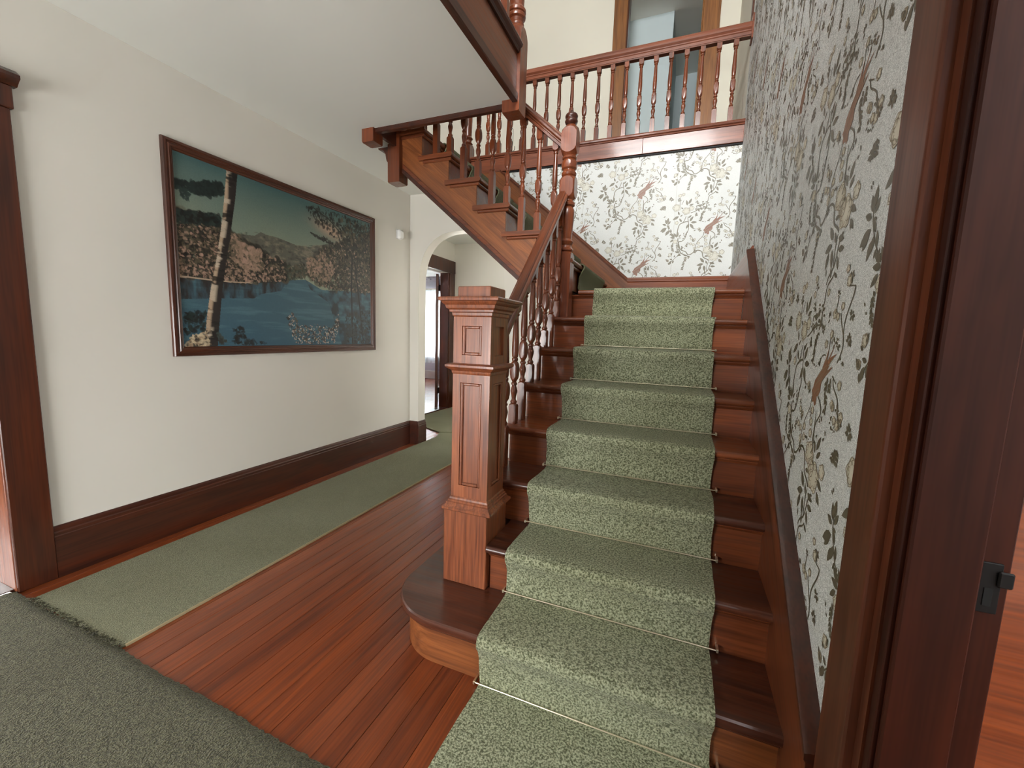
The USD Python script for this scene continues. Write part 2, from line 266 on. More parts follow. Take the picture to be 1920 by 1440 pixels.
# landing back wall and right wall carry printed paper
wb = thing('wall_back', (0, 0, 0), 'wall behind the landing papered with a pale flowering-branch and bird pattern', 'wall', kind=ST)
part(wb, 'paper_face', wall('y', YB, .12, [(0.03, 0), (XW, 0), (XW, Z2 - .02), (-1.9, Z2 - .02), (-1.9, ZC), (-1.225, ZC), (-1.225, bot(-1.225) + .05), (0.03, bot(.03) + .05)]), paper_pale, smooth=False)
wr = thing('wall_right', (0, 0, 0), 'right-hand wall papered with embossed silver paper of branches and birds', 'wall', kind=ST)
part(wr, 'paper_face', wall('x', XW, .12, [(YF, 0), (YB + .06, 0), (YB + .06, ZT), (YFU, ZT), (YFU, ZC), (YF, ZC)], [rect(-1.35, -0.335, -.01, 2.06)]), paper_silver, smooth=False)
# walls of the upper storey
single('wall_right', wall('x', XW, .14, rect(YB + .06, 7, Z2, ZT)), hall_up, 'plain cream side wall at the end of the upper hall', 'wall', kind=ST, smooth=False)
single('ceiling', bx(-1.8, 1.2, YU + .12, 6.5, 5.275, 5.33), ceil_paint, 'lower white ceiling of the upper room', 'ceiling', kind=ST, smooth=False)
du = rect(-0.13, 0.715, Z2, Z2 + 2.45)
single('wall_upper_hall', wall('y', YU, .12, rect(-4.6, XW, Z2, ZT), [du]), hall_up, 'cream wall of the upper hall around the open doorway', 'wall', kind=ST, smooth=False)
uw = rect(-0.83, 1.07, 3.6, 5.1)
single('wall_front', wall('y', YFU - .12, .12, rect(-4.6, 4.2, Z2, ZT), [uw]), hall_up, 'upper front wall out of view, with the tall window placed to light the stair well', 'wall', kind=ST, smooth=False)
single('wall_upper_left', wall('x', -4.7, .1, rect(YFU, 7, Z2, ZT)), hall_up, 'left end wall of the upper hall', 'wall', kind=ST, smooth=False)
fw = rect(-1.7, 0.5, 0.12, 1.45)
single('wall_front', wall('y', YF - .12, .12, rect(-4.7, 4.2, 0, ZC), [fw]), plaster, 'unseen entrance wall behind the viewer with a wide low window placed to light the hall', 'wall', kind=ST, smooth=False)
# upper room seen through the doorway
single('wall_upper_room', bx(-1.6, 0.368, 4.897, 6.3, Z2, ZT), room_blue, 'pale blue projecting wall inside the upper room', 'wall', kind=ST, smooth=False)
single('wall_upper_room', bx(-1.7, 1.1, 6.3, 6.4, Z2, ZT), room_blue, 'pale blue far wall of the upper room', 'wall', kind=ST, smooth=False)
single('wall_vestibule', bx(-0.05, XW, -1.86, -1.74, 0, ZC), plaster, 'added partition behind the viewer that shades the right jamb and lower steps', 'wall', kind=ST, smooth=False)  # added out of view to keep entry light off the jamb and steps
# left room
lwin = rect(-1.5, 0.3, .7, 2.3)
single('wall_left_room', bx(-4.6, XL - .14, -2.1, -2.0, 0, ZC), dim_paint, 'front wall of the room on the left', 'wall', kind=ST, smooth=False)
single('wall_left_room', wall('x', -4.62, .1, rect(YF, 1.0, 0, ZC), [lwin]), dim_paint, 'far wall of the room on the left with its unseen window', 'wall', kind=ST, smooth=False)
single('wall_left_room', bx(-4.6, XL - .14, 1.0, 1.1, 0, ZC), dim_paint, 'side wall of the room on the left', 'wall', kind=ST, smooth=False)
# right room
single('wall_right_room', wall('x', 3.1, .1, rect(YF, 1.5, 0, ZC), [rect(-2.1, -.9, .3, 1.7)]), dim_paint, 'far wall of the dark room on the right', 'wall', kind=ST, smooth=False)
single('wall_right_room', bx(XW + .14, 3.1, 1.4, 1.5, 0, ZC), dim_paint, 'side wall of the dark room on the right', 'wall', kind=ST, smooth=False)
# back hall and the room beyond it
bd = rect(3.55, 4.44, -.01, 2.06); bw = rect(2.72, 3.32, .95, 2.15)
single('wall_back_hall', wall('x', XBH - .14, .14, rect(YA + .123, YE, 0, ZC), [bd, bw]), plaster, 'side wall of the back hall with the doorway to the bright room', 'wall', kind=ST, smooth=False)
single('wall_back_hall', bx(XBH - .14, 0.0, YE, YE + .1, 0, ZC), plaster, 'pale end wall of the back hall behind the arch', 'wall', kind=ST, smooth=False)
single('wall_back_hall', bx(-0.62, -0.5, YB + .121, YE, 0, ZC), plaster, 'right side wall of the back hall', 'wall', kind=ST, smooth=False)
single('wall_back_hall', bx(XBH - .14, XL - .14, YA, YA + .122, 0, ZC), plaster, 'front return wall of the back hall', 'wall', kind=ST, smooth=False)
brw = rect(-5.85, -4.05, 0.55, 2.15)
single('wall_back_room', wall('y', 7.8, .12, rect(-7.1, -2.4, 0, ZC), [brw]), pale_blue2, 'far wall of the bright room with its curtained window', 'wall', kind=ST, smooth=False)
single('wall_back_room', bx(-7.1, -7.0, 2.9, 7.9, 0, ZC), pale_blue2, 'left wall of the bright room', 'wall', kind=ST, smooth=False)
single('wall_back_room', bx(XBH - .1, XBH, YE + .1, 7.8, 0, ZC), pale_blue2, 'right wall of the bright room', 'wall', kind=ST, smooth=False)
single('wall_back_room', bx(-7.0, XBH - .14, 3.0, 3.1, 0, ZC), pale_blue2, 'near wall of the bright room', 'wall', kind=ST, smooth=False)
single('trim', bx(-7.0, -2.6, 7.79, 7.799, 2.40, 2.5), mat('border_paper', {'g': ('geometry', {}), 'n': ('voronoi_texture', {'scale': 16.0}), 'rp': ('rgb_ramp', {'ramp': [(0.2, (0.30, 0.27, 0.36)), (0.5, (0.66, 0.63, 0.70))]}), 'p': ('principled_bsdf', {'roughness': 0.6})}, [('g.position', 'n.vector'), ('n.distance', 'rp.fac'), ('rp.color', 'p.base_color')], 'p.BSDF'), 'patterned paper border at the top of the bright room wall', 'border', kind=ST, smooth=False)
single('baseboard_rear', bx(-7.0, -2.6, 7.775, 7.799, 0, .2, .004), white_paint, 'white baseboard in the bright room', 'baseboard', kind=ST)

# ---- windows that light the place, all but the bright room one out of view
def window(axis, at, a0, a1, z0, z1, label, nx=2, nz=2):
    t = thing('window_%d' % (len([k for k in count if k[1].startswith('window_')]) + 1), (0, 0, 0), label, 'window', kind=ST)
    def bar(A0, A1, B0, B1, th=.05, o=0):
        return bx(A0, A1, at + o, at + o + th, B0, B1, .004) if axis == 'y' else bx(at + o, at + o + th, A0, A1, B0, B1, .004)
    f = .05
    for q in ((a0, a1, z0, z0 + f), (a0, a1, z1 - f, z1), (a0, a0 + f, z0 + f, z1 - f), (a1 - f, a1, z0 + f, z1 - f)): part(t, 'frame', bar(*q), white_paint)
    for k in range(1, nx): c = a0 + (a1 - a0) * k / nx; part(t, 'muntin', bar(c - .015, c + .015, z0 + f, z1 - f, .03, .01), white_paint)
    for k in range(1, nz): c = z0 + (z1 - z0) * k / nz; part(t, 'muntin', bar(a0 + f, a1 - f, c - .015, c + .015, .028, .011), white_paint)
    part(t, 'pane', bar(a0 + f, a1 - f, z0 + f, z1 - f, .004, .022), glass, smooth=False)
window('y', YFU - .09, -.83, 1.07, 3.6, 5.1, 'tall unseen window of the upper front wall, placed to light the stair well')
window('y', YF - .09, -1.7, .5, .12, 1.45, 'low wide unseen window behind the viewer, placed to light the hall')
window('x', -4.60, -1.5, .3, .7, 2.3, 'unseen window lighting the room on the left')
window('y', 7.82, -5.85, -4.05, .55, 2.15, 'bright window of the room beyond the back hall')
window('x', XBH - .10, 2.72, 3.32, .95, 2.15, 'small unseen window placed to light the end wall of the back hall')
window('x', 3.13, -2.1, -.9, .3, 1.7, 'unseen window placed to light the door leaf on the right')

# ---- baseboards
def moulded(profile, axis, a, b): return prism(profile, axis, a, b)
bb = lambda x0, s: [(x0, 0), (x0 + s * .02, 0), (x0 + s * .02, .196), (x0 + s * .017, .2), (x0 + s * .017, .213), (x0 + s * .012, .219), (x0 + s * .011, .232), (x0 + s * .005, .242), (x0, .242)]
t = thing('baseboard_left', (0, 0, 0), 'tall dark-stained baseboard along the left wall with a moulded cap', 'baseboard', kind=ST)
part(t, 'board', prism(bb(XL, 1), 'y', -.245, YA - .021), base_dark)
t = thing('baseboard_rear', (0, 0, 0), 'dark-stained baseboard block wrapping the foot of the arch pier', 'baseboard', kind=ST)
part(t, 'board', prism([(yy, zz) for yy, zz in [(YA, 0), (YA - .02, 0), (YA - .02, .2), (YA - .016, .215), (YA - .011, .232), (YA - .004, .242), (YA, .242)]], 'x', XL, -1.735), base_dark)
part(t, 'board', prism(bb(-1.735, 1), 'y', YA - .02, YA + .123), base_dark)
single('baseboard_rear', bx(XBH, -.62, YE - .02, YE, 0, .22, .004), base_dark, 'dark baseboard at the end wall of the back hall', 'baseboard', kind=ST)

# ---- doorway on the left wall
d = thing('door_1', (0, 0, 0), 'dark-stained door casing at the left edge with a heavy head', 'doorway', kind=ST)
part(d, 'casing', bx(XL, XL + .022, -.37, -.245, 0, 2.012, .003), casing_dark)
part(d, 'casing', bx(XL, XL + .022, -1.395, -1.27, 0, 2.012, .003), casing_dark)
part(d, 'head', bx(XL, XL + .026, -1.41, -.235, 2.012, 2.10, .003), casing_dark)
hp = [(XL, 2.10), (XL + .03, 2.10), (XL + .05, 2.118), (XL + .062, 2.125), (XL + .062, 2.138), (XL + .03, 2.16), (XL, 2.165)]
part(d, 'head_cap', prism(hp, 'y', -1.425, -.222), casing_dark)
part(d, 'jamb', bx(XL - .14, XL + .004, -.372, -.352, 0, 2.012, .002), oak_z)
part(d, 'jamb', bx(XL - .14, XL + .004, -1.288, -1.268, 0, 2.012, .002), oak_z)
part(d, 'threshold', bx(XL - .14, XL - .01, -1.27, -.37, 0, .012, .003), base_dark)
part(d, 'metal_strip', bx(XL - .012, XL + .012, -1.25, -.385, .001, .010, .002), flat('aluminium', (.7, .7, .68), .35, 1.0), label='pale metal threshold strip')

# ---- doorway on the right wall
d = thing('door_2', (0, 0, 0), 'dark wooden door casing and jamb at the right edge', 'doorway', kind=ST)
prof = [(XW, -.192), (XW - .020, -.192), (XW - .024, -.196), (XW - .025, -.296), (XW - .0235, -.301), (XW - .020, -.304), (XW - .008, -.306), (XW - .008, -.329), (XW, -.329)]
part(d, 'casing', prism(prof, 'z', 0, 2.08), frame_brown)
part(d, 'casing', prism([(a, -1.685 - b) for a, b in prof], 'z', 0, 2.08), casing_dark)
part(d, 'head', bx(XW - .025, XW, -1.50, -.19, 2.08, 2.22, .004), casing_dark)
part(d, 'jamb', bx(XW - .004, XW + .122, -.348, -.328, 0, 2.06, .002), jamb_dark)
part(d, 'jamb', bx(XW - .004, XW + .122, -1.357, -1.337, 0, 2.06, .002), casing_dark)
part(d, 'stop', bx(XW + .002, XW + .086, -.360, -.348, 0, 2.05, .003), jamb_dark)
sp = part(d, 'strike_plate', bx(XW + .084, XW + .112, -.3515, -.347, .797, .874, .001), black_iron, label='black iron strike plate')
part(sp, 'keyhole', bx(XW + .094, XW + .104, -.3525, -.3512, .808, .836, .0004), flat('hole_black', (.003, .003, .003), .9))
part(sp, 'lip', bx(XW + .106, XW + .123, -.356, -.3512, .840, .864, .002), black_iron)
dl = thing('door_3', (0, 0, 0), 'open varnished orange-brown door leaf beyond the right jamb', 'door', kind=ST)
orange = wood('door_leaf_wood', 0, (0.17, 0.036, 0.010), (0.36, 0.085, 0.024), rough=0.28, grain=60, coat=.5, vary=.05)
part(dl, 'leaf', bx(XW + .128, XW + .93, -.300, -.262, .012, 2.04, .003), orange)

# ---- doorway of the upper hall
d = thing('door_4', (0, 0, 0), 'honey-brown casing around the open upstairs doorway', 'doorway', kind=ST)
for x0, x1 in ((-.285, -.125), (.71, .885)):
    part(d, 'casing', bx(x0, x1, YU - .022, YU, Z2, Z2 + 2.45, .004), honey_z)
part(d, 'casing_edge', bx(-.125, -.108, YU - .03, YU + .12, Z2, Z2 + 2.45, .003), casing_dark)
part(d, 'casing_edge', bx(.695, .710, YU - .012, YU + .12, Z2, Z2 + 2.45, .003), honey_z)
part(d, 'head', bx(-.30, .90, YU - .024, YU, Z2 + 2.45, Z2 + 2.60, .004), honey_z)

# ---- doorway of the back hall, with its leaf swung into the bright room
d = thing('door_5', (0, 0, 0), 'dark door casing in the back hall framing the bright room', 'doorway', kind=ST)
part(d, 'casing', bx(XBH, XBH + .022, 4.44, 4.585, 0, 2.06, .003), casing_dark)
part(d, 'casing', bx(XBH, XBH + .022, 3.405, 3.55, 0, 2.06, .003), casing_dark)
part(d, 'head', bx(XBH, XBH + .026, 3.40, 4.59, 2.06, 2.245, .004), casing_dark)
part(d, 'jamb', bx(XBH - .14, XBH + .003, 4.42, 4.442, 0, 2.06, .002), casing_dark)
part(d, 'threshold', bx(XBH - .14, XBH, 3.55, 4.42, 0, .012, .003), casing_dark)
dl = thing('door_6', (0, 0, 0), 'dark door leaf standing open in the bright room, seen edge on', 'door', kind=ST)
leaf = bx(0, .80, -.019, .019, .012, 2.04, .003); an = math.radians(120.5); HX, HY = XBH - .150, 4.352
v = leaf[0].copy(); v[:, :2] = v[:, :2] @ np.array([[math.cos(an), math.sin(an)], [-math.sin(an), math.cos(an)]]) + [HX, HY]
part(dl, 'leaf', (v, leaf[1]), casing_dark)
for z in (.27, 1.84): part(dl, 'hinge', cat(lathe([(.009, z - .055), (.009, z + .055)], 12, at=(HX + .004, HY + .022, 0)), bx(HX - .004, HX + .012, HY + .022, 4.42, z - .045, z + .045)), black_iron)

# ---- edge of the well: fascia along y and trim along x
t = thing('trim_1', (0, 0, 0), 'dark wood fascia board edging the upper floor above the stairs', 'trim', kind=ST)
part(t, 'fascia', bx(WX - .02, WX, WF, 1.205, ZC - .01, Z2 - .03, .002), wood_y)
part(t, 'bottom_strip', bx(WX - .022, WX + .012, WF, 1.205, ZC - .022, ZC + .028, .004), base_dark)
part(t, 'nosing', prism([(WX - .05, Z2 - .03), (WX + .012, Z2 - .03), (WX + .016, Z2 - .012), (WX + .03, Z2 - .004), (WX + .034, Z2 + .008), (WX + .03, Z2 + .02), (WX - .05, Z2 + .022)], 'y', WF, 1.205), base_dark)
t = thing('trim_2', (0, 0, 0), 'thin dark strip along the ceiling edge in front of the rising balusters', 'trim', kind=ST)
part(t, 'strip', bx(-1.25, -.30, WY - .012, WY + .022, ZC - .028, ZC + .004, .004), base_dark)
part(t, 'fascia', bx(-1.25, -.30, WY + .0, WY + .02, ZC + .003, Z2 - .02), wood_x)
part(t, 'header', bx(-1.275, -1.245, 1.30, YB - .005, ZC - .022, Z2 - .022, .003), base_dark)
part(t, 'crown', prism([(-1.410, ZC - .016), (-1.404, ZC - .026), (-1.365, ZC - .035), (-1.345, ZC - .06), (-1.335, ZC - .11), (-1.32, ZC - .125), (-1.275, ZC - .125), (-1.275, ZC - .016)], 'y', 1.467, YB - .01), base_dark)
# gallery edge behind the landing
t = thing('trim_3', (0, 0, 0), 'glossy reddish wood board and nosing below the gallery balusters', 'trim', kind=ST)
for x0, x1 in ((-1.34, .3175), (.3185, XW)): part(t, 'board', bx(x0, x1, YB - .022, YB + .0, 2.757, 2.885, .002), trim_x)
part(t, 'shadow_strip', bx(-1.34, XW, YB - .012, YB, 2.742, 2.757, .002), black_iron)  # near-black strip put in for the shadow gap under the board
part(t, 'nosing', prism([(YB, 2.885), (YB - .03, 2.885), (YB - .034, 2.893), (YB - .046, 2.898), (YB - .05, 2.908), (YB - .044, 2.919), (YB - .012, 2.924), (YB + .05, 2.924), (YB + .05, 2.885)], 'x', -1.34, XW), trim_x)
part(t, 'floor_edge', bx(-1.34, XW, YB + .0, YB + .06, Z2 - .018, 2.885), trim_x)
single('trim', bx(XW - .012, XW, 2.885, 2.965, 3.70, ZT, .003), casing_dark, 'narrow dark vertical strip on the right wall above the gallery rail', 'trim', kind=ST)
# landing baseboards
bbl = [(YB, 8 * r), (YB - .02, 8 * r), (YB - .02, 1.672), (YB - .026, 1.68), (YB - .026, 1.692), (YB - .018, 1.70), (YB - .014, 1.712), (YB - .004, 1.718), (YB, 1.718)]
t = thing('baseboard_back', (0, 0, 0), 'reddish wood baseboard along the back of the landing', 'baseboard', kind=ST)
part(t, 'board', prism(bbl, 'x', .262, XW), wood(*('landing_base_wood', 0), (0.14, 0.034, 0.013), (0.31, 0.085, 0.032), vary=.05))
t = thing('baseboard_right', (0, 0, 0), 'wood baseboard beside the landing on the papered right wall', 'baseboard', kind=ST)
part(t, 'board', prism([(XW - a, b) for a, b in ((0, 8 * r), (.022, 8 * r), (.022, 1.675), (.018, 1.70), (.008, 1.718), (0, 1.718))], 'y', 1.60, YB - .027), wood_y)

# ================================================================== STAIRCASE, LOWER FLIGHT
st = thing('staircase', (0.5, 0, 0), 'lower flight of eight varnished wooden steps with a rounded bottom step', 'staircase')
X0 = -0.02
def nosepath(z, y, t=.03):      # tread section in (y,z): half-round nosing at y, top at z
    a = np.linspace(-np.pi / 2, np.pi / 2, 9)[::-1]
    return [(y + .012 - .012 * math.cos(q) if False else y + .014 - .014 * math.cos(q), z - t / 2 + t / 2 * math.sin(q)) for q in a]
def arcpts(cx, cy, rad, a0, a1, n=14): return [(cx + rad * math.cos(a), cy + rad * math.sin(a)) for a in np.linspace(a0, a1, n)]
def bull(off):
    R_ = .225 - off; cx, cy = 0.003, .225
    return [(W, off), (cx, off)] + arcpts(cx, cy, R_, -np.pi / 2, -np.pi, 16)[1:] + arcpts(cx, .50, R_, np.pi, np.pi / 2, 16) + [(0.03, .725 - off), (0.03, .262), (W, .262)]
def rounded_slab(fn, z0, z1, e):
    """slab with rolled edge: hull-free stack of inset outlines"""
    zs = [(z0, e * .55), (z0 + (z1 - z0) * .15, e * .2), ((z0 + z1) / 2, 0), (z1 - (z1 - z0) * .15, e * .2), (z1, e * .6)]
    rings = [np.array(fn(o)) for _, o in zs]; n = len(rings[0]); v = np.vstack([np.c_[q, np.full(n, z)] for q, (z, _) in zip(rings, zs)]); F = []
    for k in range(len(zs) - 1):
        for i in range(n):
            j = (i + 1) % n; F += [(k * n + i, k * n + j, (k + 1) * n + j), (k * n + i, (k + 1) * n + j, (k + 1) * n + i)]
    import mapbox_earcut as me
    tri = me.triangulate_float64(rings[0], np.array([n], np.uint32)).reshape(-1, 3).astype(int)
    tri2 = me.triangulate_float64(rings[-1], np.array([n], np.uint32)).reshape(-1, 3).astype(int)
    F = np.vstack([np.array(F), tri[:, ::-1], tri2 + (len(zs) - 1) * n]); return fixn(v, F)
part(st, 'tread', rounded_slab(bull, r - .032, r, .012), worn_tread, label='worn dark bottom tread with a rounded end')
orange_x = wood('orange_riser_wood', 0, (0.13, 0.036, 0.0105), (0.36, 0.122, 0.037), rough=0.34, grain=20, vary=0.03)
part(st, 'riser', prism([(a, b) for a, b in bull(.035)], 'z', 0, r - .032), orange_x, label='orange-brown curved bottom riser')
part(st, 'cove', prism(Polygon(bull(.02)), 'z', r - .048, r - .032), worn_tread)
for k in range(2, 9):
    y0, z = (k - 1) * g, k * r
    yb_ = y0 + g + .04 if k < 8 else YB - .027
    pth = nosepath(z, y0) + [(yb_, z - .03), (yb_, z)]
    xl = 0.113 if k == 2 else X0
    part(st, 'tread', prism(pth, 'x', xl if k < 8 else 0.10, W), worn_tread if k < 4 else riser_wood)
    xr = 0.118 if k == 2 else X0 + .02
    part(st, 'riser', bx(xr, W, y0 + .036, y0 + .056, (k - 1) * r - .001, z - .03), riser_wood)
    part(st, 'cove', prism([(y0 + .036, z - .03), (y0 + .016, z - .03), (y0 + .017, z - .036), (y0 + .026, z - .044), (y0 + .028, z - .048), (y0 + .036, z - .050)], 'x', xr, W), riser_wood)
# skirt board against the right wall
sk = lambda y_: .472 + .775 * y_
skp = [(-.186, 0), (-.186, sk(-.186) - .035), (1.56, sk(1.56) - .035), (1.60, sk(1.56) - .035), (1.60, 8 * r), (1.60, .5), (1.0, 0)]
part(st, 'skirt_board', prism(skp, 'x', W, XW), skirt_wood)
cap = shear(prism([(W - .010, -.035), (W - .010, -.018), (W - .014, -.012), (W - .014, .002), (W - .004, .006), (XW, .008), (XW, -.035)], 'y', -.186, 1.57), 2, 0)
v, f = cap; v = v.copy(); v[:, 2] += sk(v[:, 1]); part(st, 'skirt_cap', (v, f), base_dark)
part(st, 'skirt_seam', shear(prism([(W - .006, -.075), (W - .006, -.035), (W + .001, -.035), (W + .001, -.075)], 'y', -.186, 1.56), 1, .775, 0) if False else (lambda m: (np.c_[m[0][:, 0], m[0][:, 1], m[0][:, 2] + sk(m[0][:, 1])], m[1]))(prism([(W - .004, -.062), (W - .006, -.05), (W - .008, -.035), (W + .001, -.035), (W + .001, -.062)], 'y', -.186, 1.555)), wood_y)
# outer stringer / spandrel panel on the open side
saw = [(.48, 0)]
for k in range(2, 8): saw += [((k - 1) * g + .06, (k) * r - .031), (k * g + .06, k * r - .031)]
saw = [(.30, 0), (.30, 2 * r - .031)] + saw[2:] + [(1.66, 7 * r - .031), (1.66, 0)]
part(st, 'spandrel_panel', prism(saw, 'x', 0.002, 0.022), wood_z)
part(st, 'landing_side', bx(0.0, .04, 1.66, YA, 0, 8 * r - .03), plaster, smooth=False)

# ================================================================== STAIRCASE, UPPER FLIGHT
s2 = thing('staircase', (-.5, 2.1, 8 * r), 'upper flight rising to the left behind the landing newel', 'staircase')
YS = 1.50
bot = lambda x_: 1.585 - .84 * (x_ + .335)
poly = [(0.055, bot(.055)), (0.055, 9 * r - .03)]
for j in range(9, 15):
    poly += [(nose2(j + 1) - .035, j * r - .03)] if False else [(nose2(j) - .035, j * r - .03) if j > 9 else (0.055, 9 * r - .03), (nose2(j + 1) - .035, j * r - .03)]
poly += [(nose2(15) - .035 - .0, 15 * r - .05), (-1.26, 15 * r - .05), (-1.26, bot(-1.26))]
clean = [poly[0]]
for q in poly[1:]:
    if q != clean[-1]: clean.append(q)
part(s2, 'stringer', prism(clean, 'y', YS, YS + .025), stringer_wood)
def strip(z0, z1, y0, y1, name, m):
    q = prism([(-1.215, z0), (0.05, z0), (0.05, z1), (-1.215, z1)], 'y', y0, y1); v = q[0].copy(); v[:, 2] += bot(v[:, 0]) ; part(s2, name, (v, q[1]), m)
strip(-.012, .020, YS - .014, YS + .02, 'bottom_moulding', base_dark); strip(.020, .052, YS - .008, YS + .01, 'bottom_moulding', wood_x)
# seam of the step brackets: a thin proud board below the treads
for j in range(9, 15):
    xa, z = nose2(j), j * r; xb = nose2(j + 1)
    part(s2, 'bracket', prism([(xa - .036, z - .05), (xb - .036 + .02, z - .05), (xb - .036 + .006, z - .058), (xa - .037, z - r + .012)], 'y', YS - .003, YS + .002), stringer_wood, label='triangular stringer bracket under a tread')
for j in range(9, 15):
    xa, z = nose2(j), j * r; xb = nose2(j + 1) - .035
    an = np.linspace(-np.pi / 2, np.pi / 2, 9)
    pth = [(xa - .014 + .014 * math.cos(q), z - .015 + .015 * math.sin(q)) for q in an] + [(xb - .02, z), (xb - .02, z - .03)]
    part(s2, 'tread', prism(pth, 'y', YS - .024, YB - .015), stringer_wood if False else riser_wood)
    part(s2, 'cove', bx(xb + .012, xa - .012, YS - .014, YS + .001, z - .05, z - .03, .005), riser_wood)
    part(s2, 'riser', bx(xa - .056, xa - .036, YS + .004, YB - .015, z - r - .0, z - .031), riser_wood)
    part(s2, 'cove', bx(xa - .036, xa - .018, YS - .005, YB - .015, z - .048, z - .03, .005), riser_wood)
part(s2, 'riser', bx(nose2(15) - .056, nose2(15) - .036, YS + .03, YB - .015, 14 * r, 15 * r - .031), riser_wood)
sk2 = lambda x_: 1.717 - .84 * (x_ - .262)
part(s2, 'skirt_board', prism([(.262, 8 * r), (.262, 1.70), (-1.0, sk2(-1.0) - .017), (-1.24, sk2(-1.0) - .017), (-1.24, 2.3), (-.9, 2.2), (.2, 8 * r - .25)], 'y', YB - .02, YB - .001), stringer_wood)
q = prism([(YB, -.04), (YB - .026, -.04), (YB - .027, -.024), (YB - .018, -.016), (YB - .013, -.004), (YB, 0)], 'x', -1.02, .262); v = q[0].copy(); v[:, 2] += sk2(v[:, 0]); part(s2, 'skirt_cap', (v, q[1]), wood_x)
part(s2, 'soffit', (lambda m: (np.c_[m[0][:, 0], m[0][:, 1], m[0][:, 2] + bot(m[0][:, 0])], m[1]))(prism([(-1.22, .02), (.04, .02), (.04, .04), (-1.22, .04)], 'y', YS + .025, YB)), plaster, smooth=False)

# ================================================================== NEWEL POSTS
def ring(p, x0, x1, y0, y1, prof):
    """a moulding running around a square post: prof = (outward, z) points from bottom to top"""
    P = np.array(prof); n = len(P); V_ = []; F = []
    for o, z in P: V_ += [(x0 - o, y0 - o, z), (x1 + o, y0 - o, z), (x1 + o, y1 + o, z), (x0 - o, y1 + o, z)]
    for k in range(n - 1):
        for i in range(4):
            j = (i + 1) % 4; F += [(4 * k + i, 4 * k + j, 4 * k + 4 + j), (4 * k + i, 4 * k + 4 + j, 4 * k + 4 + i)]
    F += [(0, 2, 1), (0, 3, 2)]; m = 4 * (n - 1); F += [(m, m + 1, m + 2), (m, m + 2, m + 3)]
    return fixn(np.array(V_, float), np.array(F))
nx0, nx1, ny0, ny1 = -.055, .101, .250, .406
nw = thing('newel_post', (.023, .328, r), 'large square panelled newel post with a moulded cap standing on the bottom step', 'newel post')
part(nw, 'plinth', bx(-.078, .110, .234, .428, r, .487, .003), oak_z)
part(nw, 'base_moulding', ring(0, nx0, nx1, ny0, ny1, [(.023, .485), (.027, .489), (.027, .497), (.019, .503), (.014, .509), (.014, .514), (.009, .517), (.009, .523), (.005, .526), (.004, .533), (0, .538)]), oak_z)
def shaft(z0, z1, pz0, pz1, inset):
    m = m3.Manifold.cube((nx1 - nx0, ny1 - ny0, z1 - z0)).translate((nx0, ny0, z0))
    d_ = .009; cx0, cx1 = nx0 + inset, nx1 - inset; cy0, cy1 = ny0 + inset, ny1 - inset; C = m3.Manifold.cube
    m = m - C((cx1 - cx0, d_, pz1 - pz0)).translate((cx0, ny0 - .0001, pz0)) - C((cx1 - cx0, d_ + .0001, pz1 - pz0)).translate((cx0, ny1 - d_, pz0))
    m = m - C((d_ + .0001, cy1 - cy0, pz1 - pz0)).translate((nx1 - d_, cy0, pz0)) - C((d_ + .0001, cy1 - cy0, pz1 - pz0)).translate((nx0 - .0001, cy0, pz0))
    return m
def frame_side(p, a, b, za, zb, face, sgn, name, sh):
    """four bevelled mouldings inside a sunk panel; face 'y' or 'x' at depth p, sgn outward"""
    w = .011; d_ = .008
    def bead(u0, u1, z0, z1):
        if face == 'y': return bx(u0, u1, min(p, p - sgn * d_), max(p, p - sgn * d_), z0, z1, .003)
        return bx(min(p, p - sgn * d_), max(p, p - sgn * d_), u0, u1, z0, z1, .003)
    part(sh, name, cat(bead(a, a + w, za, zb), bead(b - w, b, za, zb), bead(a + w, b - w, za, za + w), bead(a + w, b - w, zb - w, zb)), oak_z)
sh1 = part(nw, 'shaft', shaft(.53, 1.03, .585, .99, .033), oak_z, smooth=False)
frame_side(ny0 + .001, nx0 + .033, nx1 - .033, .585, .99, 'y', -1, 'panel_moulding', sh1); frame_side(nx1 - .001, ny0 + .033, ny1 - .033, .585, .99, 'x', 1, 'panel_moulding', sh1)
part(nw, 'middle_moulding', ring(0, nx0, nx1, ny0, ny1, [(0, 1.022), (.003, 1.026), (.004, 1.034), (.010, 1.040), (.019, 1.046), (.023, 1.050), (.023, 1.058), (.017, 1.062), (0, 1.064)]), oak_z)
sh2 = part(nw, 'shaft', shaft(1.06, 1.25, 1.095, 1.205, .037), oak_z, smooth=False)
frame_side(ny0 + .001, nx0 + .037, nx1 - .037, 1.095, 1.205, 'y', -1, 'panel_moulding', sh2)
part(nw, 'cap', ring(0, nx0, nx1, ny0, ny1, [(0, 1.238), (.004, 1.243), (.005, 1.253), (.012, 1.256), (.013, 1.263), (.021, 1.269), (.024, 1.280), (.033, 1.288), (.035, 1.293), (.043, 1.296), (.045, 1.304), (.041, 1.309), (.0, 1.312)]), oak_z)
part(nw, 'cap_block', bx(-.044, .092, .258, .396, 1.311, 1.351, .003), oak_z)

